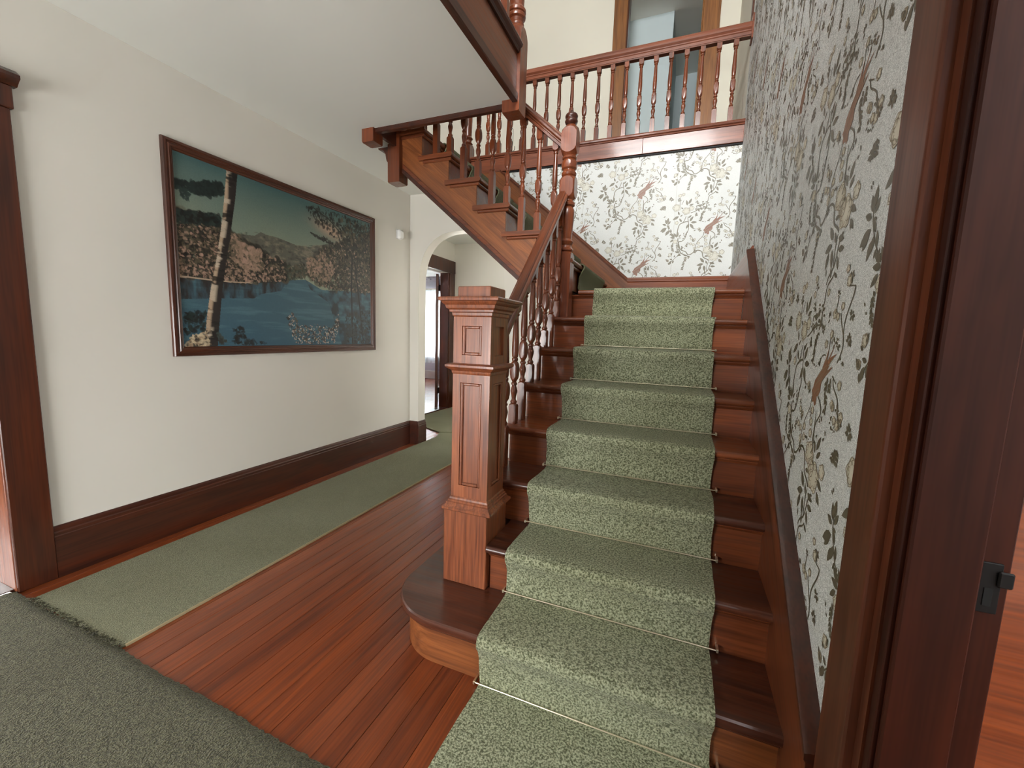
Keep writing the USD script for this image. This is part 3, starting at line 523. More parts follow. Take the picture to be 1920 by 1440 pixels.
NX, NY = .026, 1.500
n2 = thing('newel_post', (NX, NY, 7 * r), 'turned newel post with a dark round finial at the landing corner', 'newel post')
h = .047; q = h * 1.5
ztop = 8.0
pts = [(q, 7 * r), (q, 1.665), (h * 1.28, 1.690), (h * .86, 1.700), (h * .80, 1.706), (h * 1.0, 1.712), (h * 1.02, 1.722), (h * .82, 1.730), (h * .72, 1.745), (h * .9, 1.756), (h * .98, 1.768), (h * .8, 1.778), (h * .72, 1.784), (h * .75, 1.80), (h * .88, 1.86), (h * .97, 1.92), (h * .97, 1.955), (h * .8, 1.972), (h * .72, 1.978), (h * .97, 1.986), (h * .99, 2.000), (h * .75, 2.012), (h * .72, 2.020), (h * 1.1, 2.034), (h * 1.28, 2.050), (h * 1.33, 2.09), (h * 1.28, 2.13), (h * 1.05, 2.150), (h * .8, 2.158), (h * .95, 2.165), (h * 1.0, 2.176), (h * .85, 2.188), (h * .8, 2.196), (h * .99, 2.205), (h * 1.06, 2.225), (h * .99, 2.246), (h * .8, 2.256), (h * .95, 2.262), (h * .97, 2.27), (h * .8, 2.278), (h * .88, 2.284), (h * 1.28, 2.305), (q, 2.33), (q, 2.395), (h * 1.2, 2.428), (h * .72, 2.452), (h * .62, 2.458)]
part(n2, 'post', lathe(pts, 32, h, (NX, NY, 0)), turned)
part(n2, 'finial', lathe([(.022, 2.456), (.024, 2.462), (.036, 2.470), (.040, 2.480), (.036, 2.490), (.030, 2.494), (.037, 2.500), (.039, 2.510), (.034, 2.521), (.022, 2.529), (.012, 2.533), (.010, 2.538), (.006, 2.545), (.0005, 2.548)], 28, None, (NX, NY, 0)), casing_dark, smooth=True, label='dark turned finial')
def block_newel(name_label, cx, cy, z0, h=.05, ztop=3.85):
    t = thing('newel_post', (cx, cy, z0), name_label, 'newel post')
    q = h * 1.5
    pts = [(q * .0 + h * 1.30, z0), (q, z0 + .012), (q, 2.845), (h * 1.2, 2.885), (h * .80, 2.915), (h * .84, 2.925), (h * .72, 2.935), (h * .8, 2.95), (h * .96, 2.958), (h * 1.0, 2.968), (h * .96, 2.976), (h * .85, 2.979), (h * .99, 2.985), (h * 1.0, 3.0), (h * .84, 3.01), (h * .78, 3.02), (h * .8, 3.05), (h * .95, 3.25), (h * .95, 3.38), (h * .72, 3.40), (h * .95, 3.42), (h * .75, 3.44), (h * 1.25, 3.47), (q, 3.50), (q, ztop - .16), (h * 1.2, ztop - .12), (h * .7, ztop - .09)]
    part(t, 'post', lathe(pts, 28, h, (cx, cy, 0)), turned)
    part(t, 'finial', lathe([(.03, ztop - .09), (.042, ztop - .075), (.04, ztop - .05), (.03, ztop - .045), (.038, ztop - .03), (.03, ztop - .01), (.001, ztop)], 20, None, (cx, cy, 0)), casing_dark, smooth=True)
    return t
block_newel('square-dropped newel post at the corner of the upper floor, above the landing rail', -.2575, 1.258, 2.445, .0525)
block_newel('hanging drop of the newel post at the far left of the ceiling edge', -1.293, 1.268, 2.425, .0475)
block_newel('square post closing the top of the upper flight, hanging below the ceiling', -1.27, 1.512, 2.245, .05)
gn = thing('newel_post', (-1.398, YB + .01, 2.92), 'turned newel post at the left end of the gallery rail', 'newel post')
h = .05; q = h * 1.5
part(gn, 'post', lathe([(q, Z2), (q, 3.02), (h * 1.1, 3.05), (h * .8, 3.06), (h, 3.07), (h * .8, 3.08), (h * .75, 3.1), (h, 3.12), (h * .75, 3.14), (h * .8, 3.2), (h * .95, 3.4), (h * .75, 3.43), (h * 1.25, 3.47), (q, 3.5), (q, 3.68), (h * 1.1, 3.72), (h * .6, 3.74)], 24, h, (-1.398, YB + .01, 0)), turned)

# ================================================================== BALUSTRADES
def baluster_mesh(cx, cy, zb, bh, zt, s=.0185):
    t0 = zb + bh; R_ = s * 1.6
    P = [(R_, zb), (R_, t0 - .022), (s * 1.38, t0 - .010), (s * .95, t0 - .001), (.0135, t0 + .001), (.0165, t0 + .006), (.0165, t0 + .012), (.0115, t0 + .018), (.0100, t0 + .026), (.0125, t0 + .040), (.0160, t0 + .054), (.0172, t0 + .064), (.0150, t0 + .074), (.0110, t0 + .086), (.0102, t0 + .091), (.0148, t0 + .095), (.0148, t0 + .102), (.0102, t0 + .107), (.0115, t0 + .112), (.0195, t0 + .126), (s * 1.34, t0 + .148), (s * 1.40, t0 + .163), (s * 1.34, t0 + .178), (.0195, t0 + .198), (.0118, t0 + .209), (.0150, t0 + .213), (.0150, t0 + .222), (.0118, t0 + .227), (.0150, t0 + .232), (.0165, t0 + .260), (.0165, t0 + .300), (.0125, t0 + .395), (.0112, t0 + .425), (.0155, t0 + .429), (.0155, t0 + .437), (.0122, t0 + .441)]
    tt = t0 + .441
    if zt > tt + .03: P += [(s * .95, tt + .004), (s * 1.38, tt + .014), (R_, tt + .024), (R_, zt)]
    elif zt > tt: P += [(.0125, zt)]
    else: P = [p for p in P if p[1] < zt - .002] + [(P[-1][0], zt)]
    return lathe(P, 20, s, (cx, cy, 0))
def rail_profile(w, h_): return [(-w * .62, 0), (w * .62, 0), (w * .62, h_ * .22), (w * .74, h_ * .28), (w * .74, h_ * .36), (w * .86, h_ * .42), (w, h_ * .50), (w, h_ * .66), (w * .90, h_ * .74), (w * .62, h_ * .80), (w * .56, h_ * .86), (w * .54, h_ * .93), (w * .40, h_ * 1.0), (-w * .40, h_ * 1.0), (-w * .54, h_ * .93), (-w * .56, h_ * .86), (-w * .62, h_ * .80), (-w * .90, h_ * .74), (-w, h_ * .66), (-w, h_ * .50), (-w * .86, h_ * .42), (-w * .74, h_ * .36), (-w * .74, h_ * .28), (-w * .62, h_ * .22)]
# lower flight
b1 = thing('balustrade', (0.003, .9, 3 * r), 'lower stair balustrade of turned balusters climbing from the panelled newel', 'balustrade')
SL1 = .955; rz1 = lambda y_: 1.262 + SL1 * (y_ - .70)       # underside of the rail
q = prism(rail_profile(.036, .082), 'y', .405, NY - .045); v = q[0].copy(); v[:, 0] += .003; v[:, 2] += rz1(v[:, 1]); part(b1, 'handrail', (v, q[1]), rail_low, smooth=35)
for k in range(3, 8):
    for o, bh in ((.065, .100), (.178, .198)):
        y_ = (k - 1) * g + o
        if y_ < .5 or y_ > 1.46: continue
        part(b1, 'baluster', baluster_mesh(.003, y_, k * r, bh, rz1(y_) + .015), turned)
# upper flight
b2 = thing('balustrade', (-.55, 1.535, 11 * r), 'upper stair balustrade rising left from the finial newel behind the ceiling edge', 'balustrade')
SL2 = -.88; rz2 = lambda x_: 2.335 + SL2 * (x_ + .026); BY = 1.530
q = prism([(a, b) for a, b in rail_profile(.036, .082)], 'x', -1.22, NX - .046); v = q[0].copy(); v[:, 1] += BY - .012; v[:, 2] += rz2(v[:, 0]); part(b2, 'handrail', (v, q[1]), rail_up, smooth=35)
for j in range(10, 15):
    for o, bh in ((.045, .12), (.156, .225)):
        x_ = nose2(j) - o
        part(b2, 'baluster', baluster_mesh(x_, BY, j * r, bh, rz2(x_) + .015), turned)
part(b2, 'baluster', baluster_mesh(nose2(9) - .156, BY, 9 * r, .225, rz2(nose2(9) - .156) + .015), turned)
# gallery behind the landing
b3 = thing('balustrade', (-.15, YB + .01, 2.924), 'gallery balustrade across the upper hall above the papered wall', 'balustrade')
part(b3, 'handrail', prism([(YB + .01 + a, 3.545 + b) for a, b in rail_profile(.040, .098)], 'x', -1.35, XW - .004), trim_x, smooth=35)
part(b3, 'fillet', bx(-1.35, XW - .004, YB - .012, YB + .032, 3.535, 3.546), wood_x)
for k in range(-1, 19):
    x_ = .978 - .1195 * k
    if -1.33 < x_ < XW - .02: part(b3, 'baluster', baluster_mesh(x_, YB + .01, 2.922, .122, 3.54), turned)
part(b3, 'rosette', bx(XW - .012, XW, YB - .045, YB + .065, 3.50, 3.68, .004), trim_x)
# guard above the fascia
b4 = thing('balustrade', (WX - .035, .4, Z2), 'guard rail along the upper floor edge, mostly above the view', 'balustrade')
part(b4, 'handrail', prism([(WX - .035 + a, 3.545 + b) for a, b in rail_profile(.036, .09)], 'y', WF, 1.206), turned, smooth=35)
for k in range(13):
    part(b4, 'baluster', baluster_mesh(WX - .035, 1.10 - .125 * k, Z2 + .02, .16, 3.55), turned)

# ================================================================== CARPETS AND RODS
def runner_path():
    P = [(-1.6, .003), (-.6, .003), (-.02, .003), (.012, .004), (.022, .012)]
    for k in range(1, 9):
        y0, z = (k - 1) * g, k * r
        P += [(y0 + .027, z - r + .03), (y0 + .023, z - .085), (y0 + .010, z - .050), (y0 - .004, z - .030), (y0 - .007, z - .015), (y0 - .004, z - .002), (y0 + .010, z + .0035), (y0 + .05, z + .004)]
        if k < 8: P += [(y0 + g * .6, z + .003), (y0 + g - .005, z + .002), (y0 + g + .018, z + .005), (y0 + g + .025, z + .014)]
        else: P += [(y0 + .3, z + .003), (2.62, z + .003)]
    return P
def dense(P, n):
    P = np.array(P); out = []
    for a, b in zip(P[:-1], P[1:]):
        m = max(1, int(np.linalg.norm(b - a) / n))
        out += [a + (b - a) * t for t in np.arange(m) / m]
    return np.vstack([out, P[-1:]])
rp = dense(runner_path(), .03)
wob = meshkit.noise(np.c_[np.arange(len(rp)) * .23, np.zeros(len(rp)), np.zeros(len(rp))], 5) - .5
v, f = sheet(rp, .200, .905, 'x', .008, 24, lambda k, s: wob * (.010 if s in (0.0,) else .008 if s == 1.0 else 0.0))
single('stair_runner', (v, f), runner_mat, 'speckled sage-green carpet runner down the lower flight and onto the hall floor', 'carpet', smooth=50)
P2 = [(.21, 8 * r + .003), (.12, 8 * r + .003), (.068, 8 * r + .008)]
for j in range(9, 15):
    xa, z = nose2(j), j * r
    P2 += [(xa - .026, z - r + .03), (xa - .022, z - .08), (xa - .006, z - .045), (xa + .008, z - .02), (xa + .007, z - .004), (xa - .008, z + .004), (xa - .05, z + .004), (xa - g2 + .02, z + .003), (xa - g2 - .02, z + .006)]
P2 = P2[:-1] + [(-1.20, 14 * r + .004)]
v, f = sheet(dense(P2, .03)[::-1], 1.755, 2.575, 'y', .008, 12)
single('stair_runner', (v, f), hall_carpet, 'plain green carpet runner on the upper flight behind the balusters', 'carpet', smooth=50)
ordn = ['floor at the foot of the bottom step', 'first tread', 'second tread', 'third tread', 'fourth tread', 'fifth tread', 'sixth tread', 'seventh tread']
for k in range(8):
    y_, z = k * g + .012 + (.0 if k else -.006), k * r + .017 - (.005 if k == 0 else 0)
    t = thing('stair_rod', (.55, y_, z), 'thin brass carpet rod lying across the ' + ordn[k], 'carpet rod', 'brass carpet rods')
    part(t, 'rod', tube([(.182, y_, z), (.4, y_, z), (.7, y_, z), (.930, y_, z)], .0026, 8), brass)
    for xx in (.186, .926): part(t, 'eyelet', bx(xx - .004, xx + .004, y_ - .005, k * g + .037, z - .006, z + .006, .0015), brass)
def slab(poly, z, m, name, label, n=0):
    return single(name, prism(poly, 'z', .0005, z), m, label, 'carpet', smooth=False)
rr_ = np.random.default_rng(4)
hr = thing('hall_runner', (-1.38, 1.2, 0), 'long plain green carpet runner beside the left wall', 'carpet')
yy = np.linspace(-.372, 3.02, 60)
left = [(-1.705 - .012 * math.sin(y_ * .9) , y_) for y_ in yy]; right = [(-1.052 - .014 * (y_ + .37), y_) for y_ in yy]
fray = [(x_, -.372 + rr_.uniform(-.008, .008)) for x_ in np.linspace(-1.70, -1.055, 50)]
part(hr, 'carpet', prism(fray + right[1:] + [(-1.60, 3.05), (-1.79, 2.965)] + left[::-1][4:-1], 'z', .0005, .011), hall_carpet, smooth=False)
part(hr, 'binding', cat(*[bx(-1.052 - .014 * (a + .37) - .001, -1.052 - .014 * (a + .37) + .0045, a, a + .0999, .0005, .0105) for a in np.arange(-.36, 2.9, .1)]), binding_mat, label='pale tan bound edge')
tuft = []
for k in range(260):
    x_ = rr_.uniform(-1.70, -1.05); L = rr_.uniform(.008, .03) * (1.0 if x_ < -1.25 else 1.35); a = rr_.uniform(-.9, .9); y_ = -.368 + rr_.uniform(-.006, .01); zz = rr_.uniform(.006, .012)
    tuft.append(tube([(x_, y_, zz), (x_ + L * .4 * math.sin(a), y_ - L * .45, zz + rr_.uniform(.002, .008)), (x_ + L * math.sin(a), y_ - L * .8 * math.cos(a), zz + rr_.uniform(-.002, .006))], .0012, 4))
part(hr, 'fringe', cat(*tuft), pile_carpet, smooth=False, label='frayed loose tufts at the cut end', kind='stuff')
fe = [(x_, -.374 - .014 * (x_ > -1.05) * min(1, (x_ + 1.05) / .5) + .004 * math.sin(x_ * 9) + rr_.uniform(-.003, .003)) for x_ in np.linspace(-1.835, .16, 160)]
gx, gy = np.meshgrid(np.linspace(-1.835, .16, 160), np.linspace(0, 1, 90)); ey = np.array([b for _, b in fe])[None, :]; Yg = ey + (-1.95 - ey) * gy
Zg = .013 + .0035 * (meshkit.fbm(np.stack([gx * 60, Yg * 60, gx * 0], -1), 3, 2) - .5) * np.minimum(1, gy * 30); Zg[0] = .004; Zg[1] = .010
vv = np.stack([gx, Yg, Zg], -1).reshape(-1, 3); nI, nJ = gx.shape; ii, jj = np.meshgrid(np.arange(nI - 1), np.arange(nJ - 1), indexing='ij'); A = ii * nJ + jj
ff = np.concatenate([np.stack([A, A + nJ, A + nJ + 1], -1).reshape(-1, 3), np.stack([A, A + nJ + 1, A + 1], -1).reshape(-1, 3)])
fc = thing('carpet', (-.85, -1.1, 0), 'olive-green pile carpet filling the near foreground', 'carpet')
part(fc, 'pile', (vv, ff), pile_carpet, smooth=True)
part(fc, 'backing', prism([(a, b - .002) for a, b in fe] + [(.16, -1.95), (-1.835, -1.95)], 'z', .0005, .004), binding_mat, smooth=False)
single('carpet', prism([(-2.10, 3.13), (-1.79, 2.985), (-1.60, 3.07), (-.9, 3.02), (-.75, 4.5), (-2.50, 4.5), (-2.52, 3.6)], 'z', .0005, .012), hall_carpet, 'grey-green carpet on the floor of the back hall beyond the arch', 'carpet', smooth=False)

# ================================================================== PICTURE ON THE LEFT WALL
py0, py1, pz0, pz1 = .288, 1.917, .996, 2.145
pic = thing('framed_picture', (XL, 1.1, 1.57), 'large dark-framed picture of a lake, a birch and autumn hills on the left wall', 'picture')
prof = [(0, 0), (0, .016), (.004, .022), (.016, .024), (.020, .020), (.026, .019), (.030, .024), (.040, .022), (.044, .016), (.050, .014), (.054, .008), (.054, 0)]   # (inward, out of the wall)
def mitre(p0, p1, inward):
    n = len(prof); V_ = []
    for (cy, cz), e in ((p0, 0), (p1, 1)):
        for i_, o in prof:
            sy, sz = inward; ty = (1 if p1[0] > p0[0] else -1 if p1[0] < p0[0] else 0) * (1 if e == 0 else -1); tz = (1 if p1[1] > p0[1] else -1 if p1[1] < p0[1] else 0) * (1 if e == 0 else -1)
            V_.append((XL + .001 + o, cy + sy * i_ + ty * i_, cz + sz * i_ + tz * i_))
    F = []
    for k in range(n):
        j = (k + 1) % n; F += [(k, j, n + j), (k, n + j, n + k)]
    import mapbox_earcut as me
    tri = me.triangulate_float64(np.array(prof, float), np.array([n], np.uint32)).reshape(-1, 3).astype(int)
    return fixn(np.array(V_), np.vstack([np.array(F), tri, tri[:, ::-1] + n]))
frame_wood_y = wood('picture_frame_wood_y', 1, (0.030, 0.008, 0.004), (0.12, 0.034, 0.014), vary=.05); frame_wood_z = wood('picture_frame_wood_z', 2, (0.030, 0.008, 0.004), (0.12, 0.034, 0.014), vary=.05)
part(pic, 'frame_side', mitre((py0, pz1), (py1, pz1), (0, -1)), frame_wood_y); part(pic, 'frame_side', mitre((py0, pz0), (py1, pz0), (0, 1)), frame_wood_y)
part(pic, 'frame_side', mitre((py0, pz0), (py0, pz1), (1, 0)), frame_wood_z); part(pic, 'frame_side', mitre((py1, pz0), (py1, pz1), (-1, 0)), frame_wood_z)
# the print: a landscape painted into per-vertex tints of a fine flat grid
PW, PH = 540, 380
src = np.array([(118, 148), (1288, 585), (1290, 1310), (185, 1325)], float); dst = np.array([(0, 0), (1, 0), (1, 1), (0, 1)], float)
Am, bm_ = [], []
for (a, b), (u, w) in zip(src, dst): Am += [[a, b, 1, 0, 0, 0, -u * a, -u * b], [0, 0, 0, a, b, 1, -w * a, -w * b]]; bm_ += [u, w]
Hm = np.append(np.linalg.solve(np.array(Am), np.array(bm_)), 1).reshape(3, 3)
def uv(pts):
    p_ = np.c_[np.asarray(pts, float), np.ones(len(pts))] @ Hm.T; return p_[:, :2] / p_[:, 2:]
uu, vv_ = np.meshgrid((np.arange(PW) + .5) / PW, (np.arange(PH) + .5) / PH); AR = 1.0 / .69
img = np.zeros((PH, PW, 3)); rng = np.random.default_rng(11)
def S(r_, g_, b_): return np.array(lin(r_, g_, b_))
def put(mask, col): img[:] = img * (1 - mask[..., None]) + np.asarray(col) * mask[..., None]
def inside(pts, feather=0):
    pg = Polygon(uv(pts)); return shapely.contains_xy(pg, uu, vv_).astype(float)
def nz(sx, sy, seed, o=4): return meshkit.fbm(np.stack([uu * sx, vv_ * sy, uu * 0], -1), o, seed)
t_ = np.clip(vv_ / .45, 0, 1)[..., None]; img[:] = S(62, 92, 92) * (1 - t_) + S(134, 142, 122) * t_
put(np.clip(nz(5, 6, 1) - .45, 0, 1) * 1.2, S(96, 116, 110))
cl = uv([(1060, 635)])[0]; put(np.exp(-(((uu - cl[0]) / .10) ** 2 + ((vv_ - cl[1] - (uu - cl[0]) * .25) / .05) ** 2)) * .9, S(180, 150, 128))
put(inside([(440, 640), (540, 655), (605, 662), (640, 640), (668, 655), (745, 675), (850, 718), (930, 728), (1000, 716), (1150, 690), (1288, 700), (1288, 900), (440, 900)]), S(88, 88, 78))
m_ = inside([(440, 640), (640, 640), (850, 718), (1000, 716), (1150, 690), (1288, 900), (440, 900)]); put(m_ * np.clip((nz(40, 60, 2) - .5) * 3, 0, .8), S(128, 120, 104)); put(m_ * np.clip((nz(50, 50, 3) - .52) * 3, 0, .8), S(52, 56, 50))
wy = inside([(150, 905), (440, 935), (590, 945), (800, 925), (905, 925), (1000, 985), (1290, 1000), (1290, 1320), (185, 1330)])
put(wy, S(62, 92, 104)); put(wy * np.clip((vv_ - .78) * 3, 0, .7), S(46, 82, 100)); put(wy * np.clip((nz(8, 60, 5) - .5) * 2, 0, .5), S(84, 120, 130))
put(inside([(150, 905), (440, 935), (590, 945), (800, 925), (760, 990), (640, 1010), (600, 1035), (420, 1035), (165, 1040)]) * np.clip(.55 + (nz(60, 14, 6) - .5) * 2, 0, 1), S(46, 42, 42))
put(inside([(905, 925), (1000, 985), (1290, 1000), (1290, 1330), (1120, 1320), (1040, 1060), (930, 980)]) * np.clip(.5 + (nz(30, 20, 7) - .5) * 3, 0, .9), S(44, 48, 50))
def canopy(pts, cols, n, rad, seed):
    rg = np.random.default_rng(seed); P = uv(pts); pg = Polygon(P); x0, y0, x1, y1 = pg.bounds; k = 0
    while k < n:
        a, b = rg.uniform(x0, x1), rg.uniform(y0, y1)
        if not pg.contains(shapely.Point(a, b)): continue
        k += 1; c = cols[rg.integers(len(cols))]; R_ = rad * rg.uniform(.4, 1.3); i0, i1 = max(0, int((b - R_ * AR) * PH)), min(PH, int((b + R_ * AR) * PH) + 2); j0, j1 = max(0, int((a - R_) * PW)), min(PW, int((a + R_) * PW) + 2)
        if i1 <= i0 or j1 <= j0: continue
        du_, dv_ = (uu[i0:i1, j0:j1] - a) / R_, (vv_[i0:i1, j0:j1] - b) / (R_ * AR); an = rg.uniform(0, 3.14); e = (du_ * math.cos(an) + dv_ * math.sin(an)) ** 2 + ((dv_ * math.cos(an) - du_ * math.sin(an)) * rg.uniform(1.2, 2.6)) ** 2
        mk = np.clip((1 - e) * 2.5, 0, 1)[..., None] * rg.uniform(.5, .95); img[i0:i1, j0:j1] = img[i0:i1, j0:j1] * (1 - mk) + c * mk
LFT = [(145, 520), (300, 545), (400, 590), (480, 650), (560, 715), (640, 745), (700, 790), (770, 810), (800, 925), (590, 940), (440, 930), (155, 900)]
TAN, PNK, DRK, OLV, BLK = S(140, 118, 100), S(164, 134, 118), S(46, 44, 38), S(84, 78, 62), S(26, 26, 24)
canopy(LFT, [DRK, OLV, DRK], 900, .022, 1); canopy(LFT, [TAN, OLV, OLV, PNK, DRK, DRK, DRK, BLK, BLK], 2300, .0075, 2)
canopy([(470, 650), (560, 720), (640, 745), (660, 860), (560, 880), (470, 800)], [TAN, PNK, TAN, OLV], 420, .010, 3)
canopy([(145, 830), (760, 890), (790, 930), (590, 945), (150, 905)], [BLK, DRK, TAN, PNK], 400, .007, 4)
RGT = [(900, 860), (960, 785), (1010, 735), (1100, 700), (1288, 640), (1288, 1000), (1100, 985), (980, 960), (905, 890)]
canopy(RGT, [DRK, OLV, DRK], 700, .020, 5); canopy(RGT, [TAN, PNK, OLV, OLV, DRK, DRK, DRK, BLK, BLK], 1700, .0075, 6); canopy([(905, 800), (1010, 760), (1080, 860), (1040, 940), (920, 900)], [TAN, PNK, OLV], 320, .009, 7)
put(inside([(155, 898), (440, 932), (590, 941), (590, 946), (440, 940), (155, 908)]), S(170, 150, 130))
canopy([(790, 840), (900, 830), (905, 915), (800, 925)], [DRK, OLV, S(60, 70, 58)], 260, .008, 8)
def stroke(pts, w, col):
    P = uv(pts); d = np.full(uu.shape, 9.0)
    for a, b in zip(P[:-1], P[1:]):
        ab = (b - a) * [1, 1 / AR]; px, pyy = uu - a[0], (vv_ - a[1]) / AR; t = np.clip((px * ab[0] + pyy * ab[1]) / (ab @ ab), 0, 1); d = np.minimum(d, np.hypot(px - t * ab[0], pyy - t * ab[1]))
    put(np.clip((w - d) / .0015 + .5, 0, 1), col)
stroke([(1165, 560), (1190, 700), (1175, 900), (1180, 1300)], .0042, BLK); stroke([(1195, 820), (1220, 1050), (1245, 1300)], .0048, BLK); stroke([(940, 485), (1040, 560), (1110, 640), (1180, 790)], .0028, DRK); stroke([(935, 640), (1000, 680), (1080, 720)], .0022, DRK)
stroke([(1288, 640), (1200, 780)], .003, BLK)
canopy([(905, 480), (1000, 490), (1120, 540), (1288, 600), (1288, 800), (1150, 740), (1040, 640), (920, 560)], [BLK, DRK, S(40, 44, 40)], 520, .010, 9); canopy([(925, 640), (1020, 670), (1090, 720), (1020, 700)], [BLK, DRK], 90, .008, 10)
canopy([(1100, 560), (1288, 610), (1288, 900), (1160, 860)], [BLK, DRK, OLV], 300, .012, 12)
canopy([(1140, 1130), (1288, 1100), (1290, 1305), (1150, 1310)], [BLK, DRK, S(50, 60, 60)], 320, .010, 13)
canopy([(130, 330), (260, 345), (420, 350), (430, 410), (330, 430), (240, 400), (135, 380)], [S(32, 44, 42), S(24, 34, 32)], 330, .012, 14); canopy([(150, 360), (230, 400), (220, 460), (160, 430)], [S(40, 54, 52)], 40, .009, 15)
canopy([(145, 515), (260, 520), (400, 545), (400, 600), (280, 590), (150, 580)], [S(28, 38, 36), BLK, S(44, 56, 52)], 330, .012, 16)
canopy([(790, 1140), (830, 1120), (860, 1190), (930, 1200), (1000, 1190), (1060, 1210), (1090, 1150), (1100, 1190), (1080, 1300), (840, 1305)], [S(70, 62, 58), DRK, OLV], 260, .008, 17); canopy([(785, 1140), (825, 1115), (860, 1190), (960, 1185), (1060, 1210), (1095, 1120), (1105, 1170), (1080, 1300), (840, 1305)], [S(196, 184, 168), S(168, 150, 138)], 260, .0048, 18)
canopy([(480, 1215), (530, 1205), (560, 1280), (700, 1300), (560, 1315), (470, 1300)], [BLK, S(30, 40, 42)], 90, .009, 19)
canopy([(195, 1120), (320, 1110), (310, 1230), (195, 1250)], [S(34, 48, 46), BLK], 130, .010, 20)
trunk = [(443, 240), (507, 270), (492, 440), (470, 600), (440, 800), (412, 1000), (395, 1200), (385, 1330), (310, 1330), (322, 1150), (345, 980), (380, 800), (410, 600), (428, 420)]
TP = uv(trunk); tm = shapely.contains_xy(Polygon(TP), uu, vv_).astype(float)
cx_l = np.interp(vv_, *np.array(sorted([(b, a) for a, b in TP[8:14]])).T); cx_r = np.interp(vv_, *np.array(sorted([(b, a) for a, b in TP[1:8]])).T); fr_ = np.clip((uu - cx_l) / (cx_r - cx_l + 1e-6), 0, 1)
put(tm, S(44, 40, 38)); put(tm * np.clip((.42 - fr_) * 6, 0, 1), S(172, 150, 126)); put(tm * np.clip((nz(24, 44, 21) - .56) * 9, 0, 1) * .9, BLK); put(tm * np.clip((.66 - fr_) * 4, 0, 1) * np.clip((nz(16, 30, 22) - .5) * 8, 0, .85), S(190, 176, 156))
canopy([(240, 1260), (320, 1230), (340, 1325), (190, 1325)], [S(196, 180, 150), S(150, 128, 104), DRK], 220, .009, 23); canopy([(385, 1240), (440, 1290), (400, 1310)], [S(60, 70, 66), DRK], 50, .008, 24)
img = np.clip(1.12 * img * (0.92 + .16 * rng.random(img.shape[:2])[..., None]), 0, 1)
ya, yb2, za, zb = py0 + .052, py1 - .052, pz0 + .052, pz1 - .052
gv = np.stack([np.full(uu.shape, XL + .009), ya + (uu - .5 / PW) / (1 - 1 / PW) * (yb2 - ya), zb - (vv_ - .5 / PH) / (1 - 1 / PH) * (zb - za)], -1).reshape(-1, 3)
ii, jj = np.meshgrid(np.arange(PH - 1), np.arange(PW - 1), indexing='ij'); A = ii * PW + jj
ff = np.concatenate([np.stack([A, A + PW, A + PW + 1], -1).reshape(-1, 3), np.stack([A, A + PW + 1, A + 1], -1).reshape(-1, 3)])
pp = part(pic, 'print', (gv, ff), vcol, smooth=False, label='colour print of a blue lake with a leaning birch and autumn trees')
UsdGeom.PrimvarsAPI(stage.GetPrimAtPath(pp)).CreatePrimvar('tint', Sdf.ValueTypeNames.Color3fArray, 'vertex').Set([Gf.Vec3f(*map(float, c)) for c in img.reshape(-1, 3)])
part(pic, 'backing', bx(XL + .001, XL + .007, py0 + .03, py1 - .03, pz0 + .03, pz1 - .03), black_iron, smooth=False)

# small wall sensor and the wire hook
ws = thing('motion_sensor', (XL, 2.272, 2.09), 'small white rounded sensor high on the left wall near the arch', 'sensor')
c_ = m3.Manifold.hull(m3.Manifold.sphere(.022, 24).translate((XL + .022, 2.258, 2.068)) + m3.Manifold.sphere(.022, 24).translate((XL + .022, 2.258, 2.112)) + m3.Manifold.sphere(.022, 24).translate((XL + .022, 2.286, 2.068)) + m3.Manifold.sphere(.022, 24).translate((XL + .022, 2.286, 2.112)) + m3.Manifold.cube((.01, .06, .075)).translate((XL, 2.242, 2.053)))
part(ws, 'housing', c_, white_plastic, smooth=True); part(ws, 'base_plate', bx(XL - .0, XL + .006, 2.236, 2.308, 2.046, 2.134, .002), white_plastic)
hk = []
for k in range(8): a = math.pi * k / 7; hk.append((-.358 + .010 * math.cos(a), 1.495, 2.50 + .012 * math.sin(a)))
hk = hk[::-1][:-1] if False else [(-.372, 1.497, 2.495), (-.366, 1.496, 2.50), (-.358, 1.495, 2.49), (-.356, 1.495, 2.44), (-.356, 1.495, 2.40)] + [(-.356 + .0 - .012 + .012 * math.cos(-a) if False else -.358 - .010 + .012 * math.cos(a), 1.495, 2.372 - .012 * math.sin(a)) for a in np.linspace(0, 0.5, 3)]
hook = [(-.369, 1.495, 2.492), (-.363, 1.495, 2.497), (-.357, 1.495, 2.488), (-.356, 1.495, 2.45), (-.357, 1.495, 2.40), (-.366, 1.495, 2.378)] + [(-.356 - .013 * math.cos(a), 1.495, 2.368 - .014 * math.sin(a)) for a in np.linspace(.2, math.pi, 9)] + [(-.343, 1.495, 2.385)]
single('wire_hook', tube(hook, .0018, 6), dark_wire, 'thin dark wire hook hanging from a baluster under the corner newel', 'hook', smooth=True)

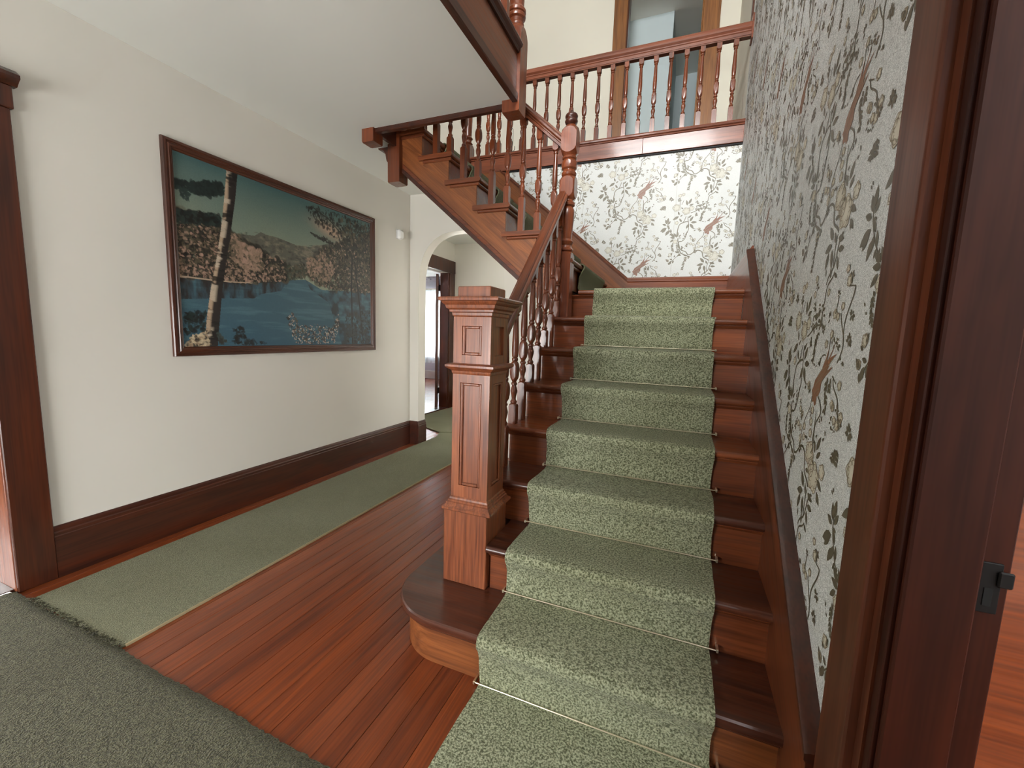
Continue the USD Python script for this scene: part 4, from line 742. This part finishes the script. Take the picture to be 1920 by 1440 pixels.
# lace curtain in the bright room window
cu = thing('lace_curtain', (-4.95, 7.74, 1.4), 'sheer white lace curtain at the bright room window', 'curtain')
xs = np.linspace(-5.95, -3.95, 120); yw = 7.735 + .018 * np.sin(xs * 46) + .008 * np.sin(xs * 17)
nC = len(xs); v = np.vstack([np.c_[xs, yw, np.full(nC, z)] for z in (.40, .9, 1.5, 2.2)] + [np.c_[xs, yw + .003, np.full(nC, z)] for z in (.40, .9, 1.5, 2.2)]); F = []
for lay in (0, 4):
    for k in range(3):
        for i in range(nC - 1):
            a = (lay + k) * nC + i; q_ = [(a, a + 1, a + nC + 1), (a, a + nC + 1, a + nC)]; F += q_ if lay == 0 else [t[::-1] for t in q_]
part(cu, 'cloth', (v, np.array(F)), lace, smooth=True)
part(cu, 'rod', tube([(-6.02, 7.745, 2.21), (-5, 7.745, 2.21), (-3.9, 7.745, 2.21)], .012, 10), brass)

# ================================================================== PRINTED WALLPAPER PATTERN (flat print on both papered walls)
def bpw(px, py):     # a point of the photograph on the landing wall, as (x, z): used only to learn the pattern's drawing
    d = CF + CR * (px - 960) / FPX + CU * (720 - py) / FPX; t = (2.80 - CAM[1]) / d[1]; q_ = CAM + d * t; return q_[0], q_[2]
A_ = lambda x, y: bpw(1110 + x / 10.286, 280 + y / 10.286)
def B_(x, y): a, b = bpw(1230 + x / 8.47, 280 + y / 8.47); return a - .558, b - .303
stems, leaves, flowers = [], [], []
def sa(w, *p): stems.append((w, [A_(*q_) for q_ in p]))
def sb(w, *p): stems.append((w, [B_(*q_) for q_ in p]))
sa(.0052, (395, 1040), (405, 960), (415, 890), (430, 830), (455, 790), (490, 770), (545, 745), (600, 740)); sa(.004, (490, 770), (525, 725), (545, 680), (560, 640))
sa(.0042, (480, 1110), (530, 1070), (560, 1000), (575, 950), (600, 890), (605, 850), (605, 780), (592, 700), (595, 640)); sa(.0055, (480, 1110), (430, 1130), (430, 1200), (455, 1290), (480, 1330), (520, 1350), (590, 1380), (610, 1425))
sb(.0055, (440, 180), (440, 240), (460, 310), (490, 370), (570, 400), (600, 440), (660, 420), (720, 370), (770, 355), (830, 385), (848, 460), (900, 490), (940, 520)); sb(.0045, (980, 555), (940, 640), (910, 690), (860, 725), (820, 775)); sb(.0035, (935, 530), (905, 640), (905, 690))
sa(.0042, (1065, 160), (1010, 210), (960, 245), (935, 330), (915, 400), (912, 470), (860, 485), (800, 500), (700, 550), (640, 575)); sa(.004, (1420, 240), (1370, 340), (1320, 420), (1310, 500), (1320, 560), (1290, 620), (1255, 660)); sa(.0032, (1308, 500), (1270, 450), (1240, 390))
sa(.0035, (870, 920), (850, 1000), (790, 1070), (740, 1150), (720, 1290)); sa(.0042, (985, 900), (1040, 930), (1065, 980), (1000, 1050), (980, 1120), (955, 1250)); sa(.0035, (1220, 740), (1260, 810), (1320, 850), (1345, 930), (1390, 980))
sa(.0035, (380, 1025), (310, 975), (255, 890), (230, 820), (235, 760)); sa(.003, (1060, 645), (985, 665), (955, 715)); sa(.003, (1080, 690), (1105, 600), (1110, 540)); sa(.003, (450, 440), (450, 310)); sa(.003, (480, 430), (515, 350)); sb(.0032, (520, 410), (430, 470), (370, 530), (320, 580)); sb(.003, (940, 280), (960, 180), (965, 100)); sa(.0028, (1200, 740), (1275, 770)); sa(.0028, (1150, 400), (1175, 340), (1180, 300)); sa(.0026, (1330, 240), (1420, 240))
def la(w, *pr):
    for b0, b1, t0, t1 in pr: leaves.append((A_(b0, b1), A_(t0, t1), w))
def lb(w, *pr):
    for b0, b1, t0, t1 in pr: leaves.append((B_(b0, b1), B_(t0, t1), w))
la(.32, (578, 440, 560, 340), (598, 412, 655, 305), (610, 440, 690, 405), (440, 625, 415, 555), (432, 645, 322, 722), (455, 655, 498, 612), (482, 752, 438, 685), (598, 672, 655, 615), (620, 735, 685, 635), (640, 755, 748, 742), (610, 780, 555, 875), (628, 778, 690, 872), (470, 480, 505, 512), (362, 1028, 285, 985), (372, 1050, 280, 1045), (345, 1075, 278, 1135), (405, 1032, 418, 930), (428, 1030, 475, 985), (430, 1045, 475, 1050), (390, 1030, 350, 960), (300, 960, 290, 885), (1060, 170, 1118, 195), (1000, 200, 990, 130), (910, 190, 905, 140))
la(.38, (222, 870, 108, 942), (250, 920, 200, 1015), (240, 838, 275, 892), (205, 878, 140, 965), (232, 782, 250, 682), (228, 800, 198, 715), (240, 808, 288, 738), (215, 822, 145, 800), (232, 830, 275, 832), (265, 900, 240, 985), (300, 965, 275, 1010))
lb(.34, (452, 418, 385, 400), (480, 428, 420, 482), (498, 370, 505, 310), (520, 440, 575, 462), (598, 462, 640, 482), (1012, 312, 978, 248), (1030, 290, 1092, 202), (1038, 328, 1108, 275), (968, 362, 1018, 372), (1090, 420, 1168, 452), (1098, 480, 1152, 532), (1110, 475, 1110, 535), (868, 448, 935, 438), (862, 552, 798, 478), (852, 575, 742, 608), (812, 608, 768, 702), (862, 600, 870, 698), (908, 572, 888, 515), (948, 548, 1035, 562), (960, 608, 1048, 605), (955, 638, 980, 708), (985, 540, 1030, 530))
lb(.4, (330, 558, 288, 628), (282, 582, 238, 538), (280, 590, 292, 632), (362, 548, 348, 602), (372, 500, 392, 460), (300, 500, 270, 485), (310, 600, 275, 610), (345, 540, 300, 530), (320, 470, 345, 425), (460, 470, 490, 450))
def vine(f_, pts, n, L, alt=True):
    P = np.array([f_(*q_) for q_ in pts]); s = np.linspace(0, 1, n + 1); seg = np.r_[0, np.cumsum(np.linalg.norm(np.diff(P, axis=0), axis=1))]; seg /= seg[-1]; Q = np.c_[np.interp(s, seg, P[:, 0]), np.interp(s, seg, P[:, 1])]
    stems.append((.0022, [tuple(q_) for q_ in Q]))
    for k in range(n):
        d = Q[k + 1] - Q[k]; d /= np.linalg.norm(d); nn = np.array([-d[1], d[0]])
        for sg in (-1, 1):
            if alt and (k % 2) == (sg > 0) and k % 3 == 0: continue
            leaves.append((tuple(Q[k]), tuple(Q[k] + L * (d * .75 + sg * nn * .62)), .42))
vine(A_, [(320, 1150), (318, 1220), (335, 1310)], 7, .016); vine(A_, [(395, 1150), (410, 1230), (435, 1340)], 7, .016); vine(A_, [(1125, 760), (1105, 830), (1135, 900), (1120, 970)], 8, .018); vine(A_, [(840, 545), (835, 630), (800, 720)], 8, .017); vine(A_, [(725, 570), (740, 630)], 3, .016); vine(B_, [(550, 480), (560, 530), (520, 600), (500, 700)], 9, .017); vine(A_, [(1170, 760), (1170, 840)], 3, .018); vine(A_, [(180, 460), (160, 500), (125, 545)], 4, .016); vine(A_, [(190, 470), (185, 545)], 3, .014); vine(A_, [(580, 920), (545, 1010), (500, 1090)], 4, .013); vine(A_, [(1355, 1100), (1310, 1180)], 3, .016); vine(A_, [(1370, 1100), (1360, 1180)], 3, .015); vine(A_, [(960, 670), (945, 720)], 2, .016)
pr_ = random.Random(8)
for k in range(46):    # dense bush
    a = pr_.uniform(0, 6.28); rr2 = pr_.uniform(0, 1) ** .6; cx, cy = 835 + 120 * rr2 * math.cos(a), 440 + 105 * rr2 * math.sin(a); b = pr_.uniform(0, 6.28); L = pr_.uniform(26, 46); la(.42, (cx, cy, cx + L * math.cos(b), cy + L * math.sin(b)))
for cx, cy, n, R_ in ((300, 335, 8, 48), (1400, 520, 7, 45), (1410, 390, 6, 40), (1350, 190, 6, 42), (690, 1080, 6, 40), (800, 890, 7, 42), (720, 1290, 6, 38), (1180, 290, 5, 34), (440, 340, 6, 42), (970, 500, 6, 40), (745, 500, 6, 40), (740, 370, 5, 36), (1380, 960, 6, 44), (100, 385, 4, 28), (330, 1000, 4, 36), (765, 250, 5, 36), (880, 1020, 4, 34), (1330, 900, 4, 34), (600, 1140, 4, 32), (1140, 540, 4, 30), (1190, 560, 3, 40)):
    for k in range(n):
        b = 6.28 * k / n + pr_.uniform(-.3, .3); L = R_ * pr_.uniform(.7, 1.1); la(.45, (cx + 5 * math.cos(b), cy + 5 * math.sin(b), cx + L * math.cos(b), cy + L * math.sin(b)))
for k in range(60):    # small filler sprigs between the main motifs
    cx, cy = pr_.choice(((520, 980), (660, 1000), (1180, 1080), (1240, 560), (1060, 420), (560, 1180), (860, 1180), (1080, 1000), (250, 1220), (180, 650), (700, 880), (880, 740), (1250, 980), (500, 1230), (1330, 640), (1020, 1160))); a = pr_.uniform(0, 6.28); L = pr_.uniform(18, 40); o = pr_.uniform(0, 26); la(.42, (cx + o * math.cos(a * 3), cy + o * math.sin(a * 3), cx + o * math.cos(a * 3) + L * math.cos(a), cy + o * math.sin(a * 3) + L * math.sin(a)))
for fn, L in ((A_, ((390, 490, 72), (560, 545, 72), (650, 490, 46), (450, 265, 32), (510, 240, 26), (1130, 515, 26), (1050, 580, 26), (655, 1050, 24), (705, 1070, 24), (640, 1150, 24), (715, 1230, 30), (782, 1200, 26), (1150, 400, 30), (1200, 412, 24), (1265, 352, 24), (1325, 215, 34), (1330, 770, 28), (1240, 890, 26), (1390, 925, 32), (1300, 965, 26), (1290, 150, 24), (395, 770, 32), (370, 1120, 40), (785, 870, 28), (910, 1000, 26), (910, 1140, 30), (1000, 280, 24), (740, 200, 26), (730, 300, 24), (140, 350, 28), (60, 280, 22))), (B_, ((915, 345, 78), (1020, 435, 92), (960, 400, 60), (1150, 360, 46), (560, 500, 30), (310, 460, 30), (270, 560, 22), (890, 180, 26), (690, 270, 22), (770, 240, 24)))):
    for cx, cy, R_ in L:
        c0 = np.array(fn(cx, cy)); R2 = np.linalg.norm(np.array(fn(cx + R_, cy)) - c0) * .95; flowers.append((c0, R2))
bird = [A_(*q_) for q_ in ((935, 968), (912, 945), (885, 955), (880, 915), (858, 888), (878, 868), (905, 815), (960, 772), (1040, 712), (1095, 668), (1160, 640), (1250, 608), (1160, 662), (1110, 700), (1140, 690), (1062, 772), (1022, 815), (1018, 862), (985, 898), (962, 905), (958, 955))]
tail = [[A_(*q_) for q_ in t] for t in (((1030, 745), (1075, 700), (1215, 545), (1100, 700), (1050, 770)), ((1000, 770), (1080, 735), (1200, 690), (1090, 760), (1020, 810)), ((1020, 720), (1070, 660), (1110, 590), (1085, 680), (1050, 740)))]
def leaf_tris(b, t, w):
    b, t = np.array(b), np.array(t); d = t - b; n = np.array([-d[1], d[0]]) * w; P = [b, b + d * .25 + n * .42, b + d * .5 + n * .5, b + d * .78 + n * .3, t, b + d * .78 - n * .3, b + d * .5 - n * .5, b + d * .25 - n * .42]
    return P, [(0, 1, 7), (1, 2, 7), (2, 6, 7), (2, 3, 6), (3, 5, 6), (3, 4, 5)]
def stroke_tris(P, w):
    P = np.array(P); t = np.gradient(P, axis=0); t /= np.linalg.norm(t, axis=1, keepdims=True) + 1e-9; n = np.c_[-t[:, 1], t[:, 0]] * w / 2; m = len(P)
    return list(P + n) + list(P - n), [q_ for k in range(m - 1) for q_ in ((k, m + k, m + k + 1), (k, m + k + 1, k + 1))]
def smoothline(P, n=5):
    from scipy.interpolate import CubicSpline
    P = np.array(P)
    if len(P) < 3: return P
    s = np.r_[0, np.cumsum(np.linalg.norm(np.diff(P, axis=0), axis=1))]; return CubicSpline(s, P)(np.linspace(0, s[-1], (len(P) - 1) * n + 1))
tile = {'leaf': [], 'cream': [], 'line': [], 'rust': []}      # primitives (points, triangles)
for w, P in stems: tile['leaf'].append(stroke_tris(smoothline(P), w * 1.3))
for b, t, w in leaves: tile['leaf'].append(leaf_tris(b, t, w * 1.22))
for c0, R_ in flowers:
    n = 20; P = [c0] + [c0 + R_ * (1 + .13 * math.cos(5 * a + R_ * 900)) * np.array([math.cos(a), math.sin(a) * .92]) for a in np.linspace(0, 2 * np.pi, n, endpoint=False)]
    tile['cream'].append((P, [(0, 1 + k, 1 + (k + 1) % n) for k in range(n)])); tile['line'].append(stroke_tris(np.array(P[1:] + P[1:2]), .0022))
    nb = 3 if R_ < .03 else 7
    for k in range(nb):
        a = k * 6.28 / nb + R_ * 77; o = c0 + R_ * .5 * np.array([math.cos(a), math.sin(a)]); q_ = [o + R_ * .38 * np.array([math.cos(a + s), math.sin(a + s)]) for s in np.linspace(-1.9, 1.9, 7)]; tile['line'].append(stroke_tris(q_, .0021))
def poly_tris(P):
    import mapbox_earcut as me
    P = np.array(P, float); return list(P), [tuple(t) for t in me.triangulate_float64(P, np.array([len(P)], np.uint32)).reshape(-1, 3).astype(int)]
tile['rust'].append(poly_tris(bird))
for q1 in (((880, 905), (920, 850), (1000, 800)), ((890, 925), (940, 880), (1010, 850)), ((900, 870), (960, 810), (1040, 750)), ((925, 945), (960, 890), (1000, 870)), ((1000, 800), (1090, 720), (1200, 640)), ((1010, 820), (1100, 745), (1180, 690)), ((960, 785), (1060, 715), (1110, 690))): tile['line'].append(stroke_tris(smoothline([A_(*q_) for q_ in q1]), .0018))
for t in tail: tile['rust'].append(poly_tris(t))
def pattern(parent, region, anchor, to3d, inks):
    """repeat the drawing in a half-drop lattice and keep what lies wholly on the paper"""
    ref = np.array([.333, 2.435]); reg = Polygon(region); x0, z0, x1, z1 = reg.bounds; shapely.prepare(reg)
    for layer, (kind, m, nm) in enumerate(zip(('cream', 'leaf', 'rust', 'line'), inks, ('printed_blossoms', 'printed_leaves', 'printed_birds', 'printed_outlines'))):
        V_, F_, n = [], [], 0
        for i in range(-12, 13):
            for j in range(-10, 11):
                off = np.array(anchor) - ref + np.array([i * .5555, j * .655 - (.3275 if i % 2 else 0)])
                if ref[0] + off[0] < x0 - .6 or ref[0] + off[0] > x1 + .6 or ref[1] + off[1] < z0 - .7 or ref[1] + off[1] > z1 + .7: continue
                for P, T in tile[kind]:
                    Q = np.asarray(P) + off
                    if Q[:, 0].max() < x0 or Q[:, 0].min() > x1 or Q[:, 1].max() < z0 or Q[:, 1].min() > z1: continue
                    ok = shapely.contains_xy(reg, Q[:, 0], Q[:, 1])
                    T = np.array(T); keep = ok[T].all(1)
                    if not keep.any(): continue
                    V_.append(np.c_[Q, np.full(len(Q), (len(V_) % 37) * 5e-6)]); F_.append(T[keep] + n); n += len(Q)
        VV = np.vstack(V_); v = to3d(VV, .0004 + .00025 * layer + VV[:, 2]); f = np.vstack(F_)
        part(parent, nm, (v, f), m, smooth=False, kind='stuff')
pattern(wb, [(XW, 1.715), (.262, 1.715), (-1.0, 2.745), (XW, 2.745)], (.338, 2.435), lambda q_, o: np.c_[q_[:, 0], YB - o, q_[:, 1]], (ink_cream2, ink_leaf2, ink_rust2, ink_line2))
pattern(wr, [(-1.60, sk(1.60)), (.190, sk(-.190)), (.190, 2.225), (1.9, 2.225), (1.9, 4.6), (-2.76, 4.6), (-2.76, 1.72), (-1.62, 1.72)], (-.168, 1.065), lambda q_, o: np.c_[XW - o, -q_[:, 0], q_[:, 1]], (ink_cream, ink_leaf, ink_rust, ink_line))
for xs_ in (-.18, .62):
    part(wb, 'paper_seam', bx(xs_ - .0006, xs_ + .0006, YB - .0004, YB, 2.2 if xs_ < 0 else 1.72, 2.745), ink_line, smooth=False)
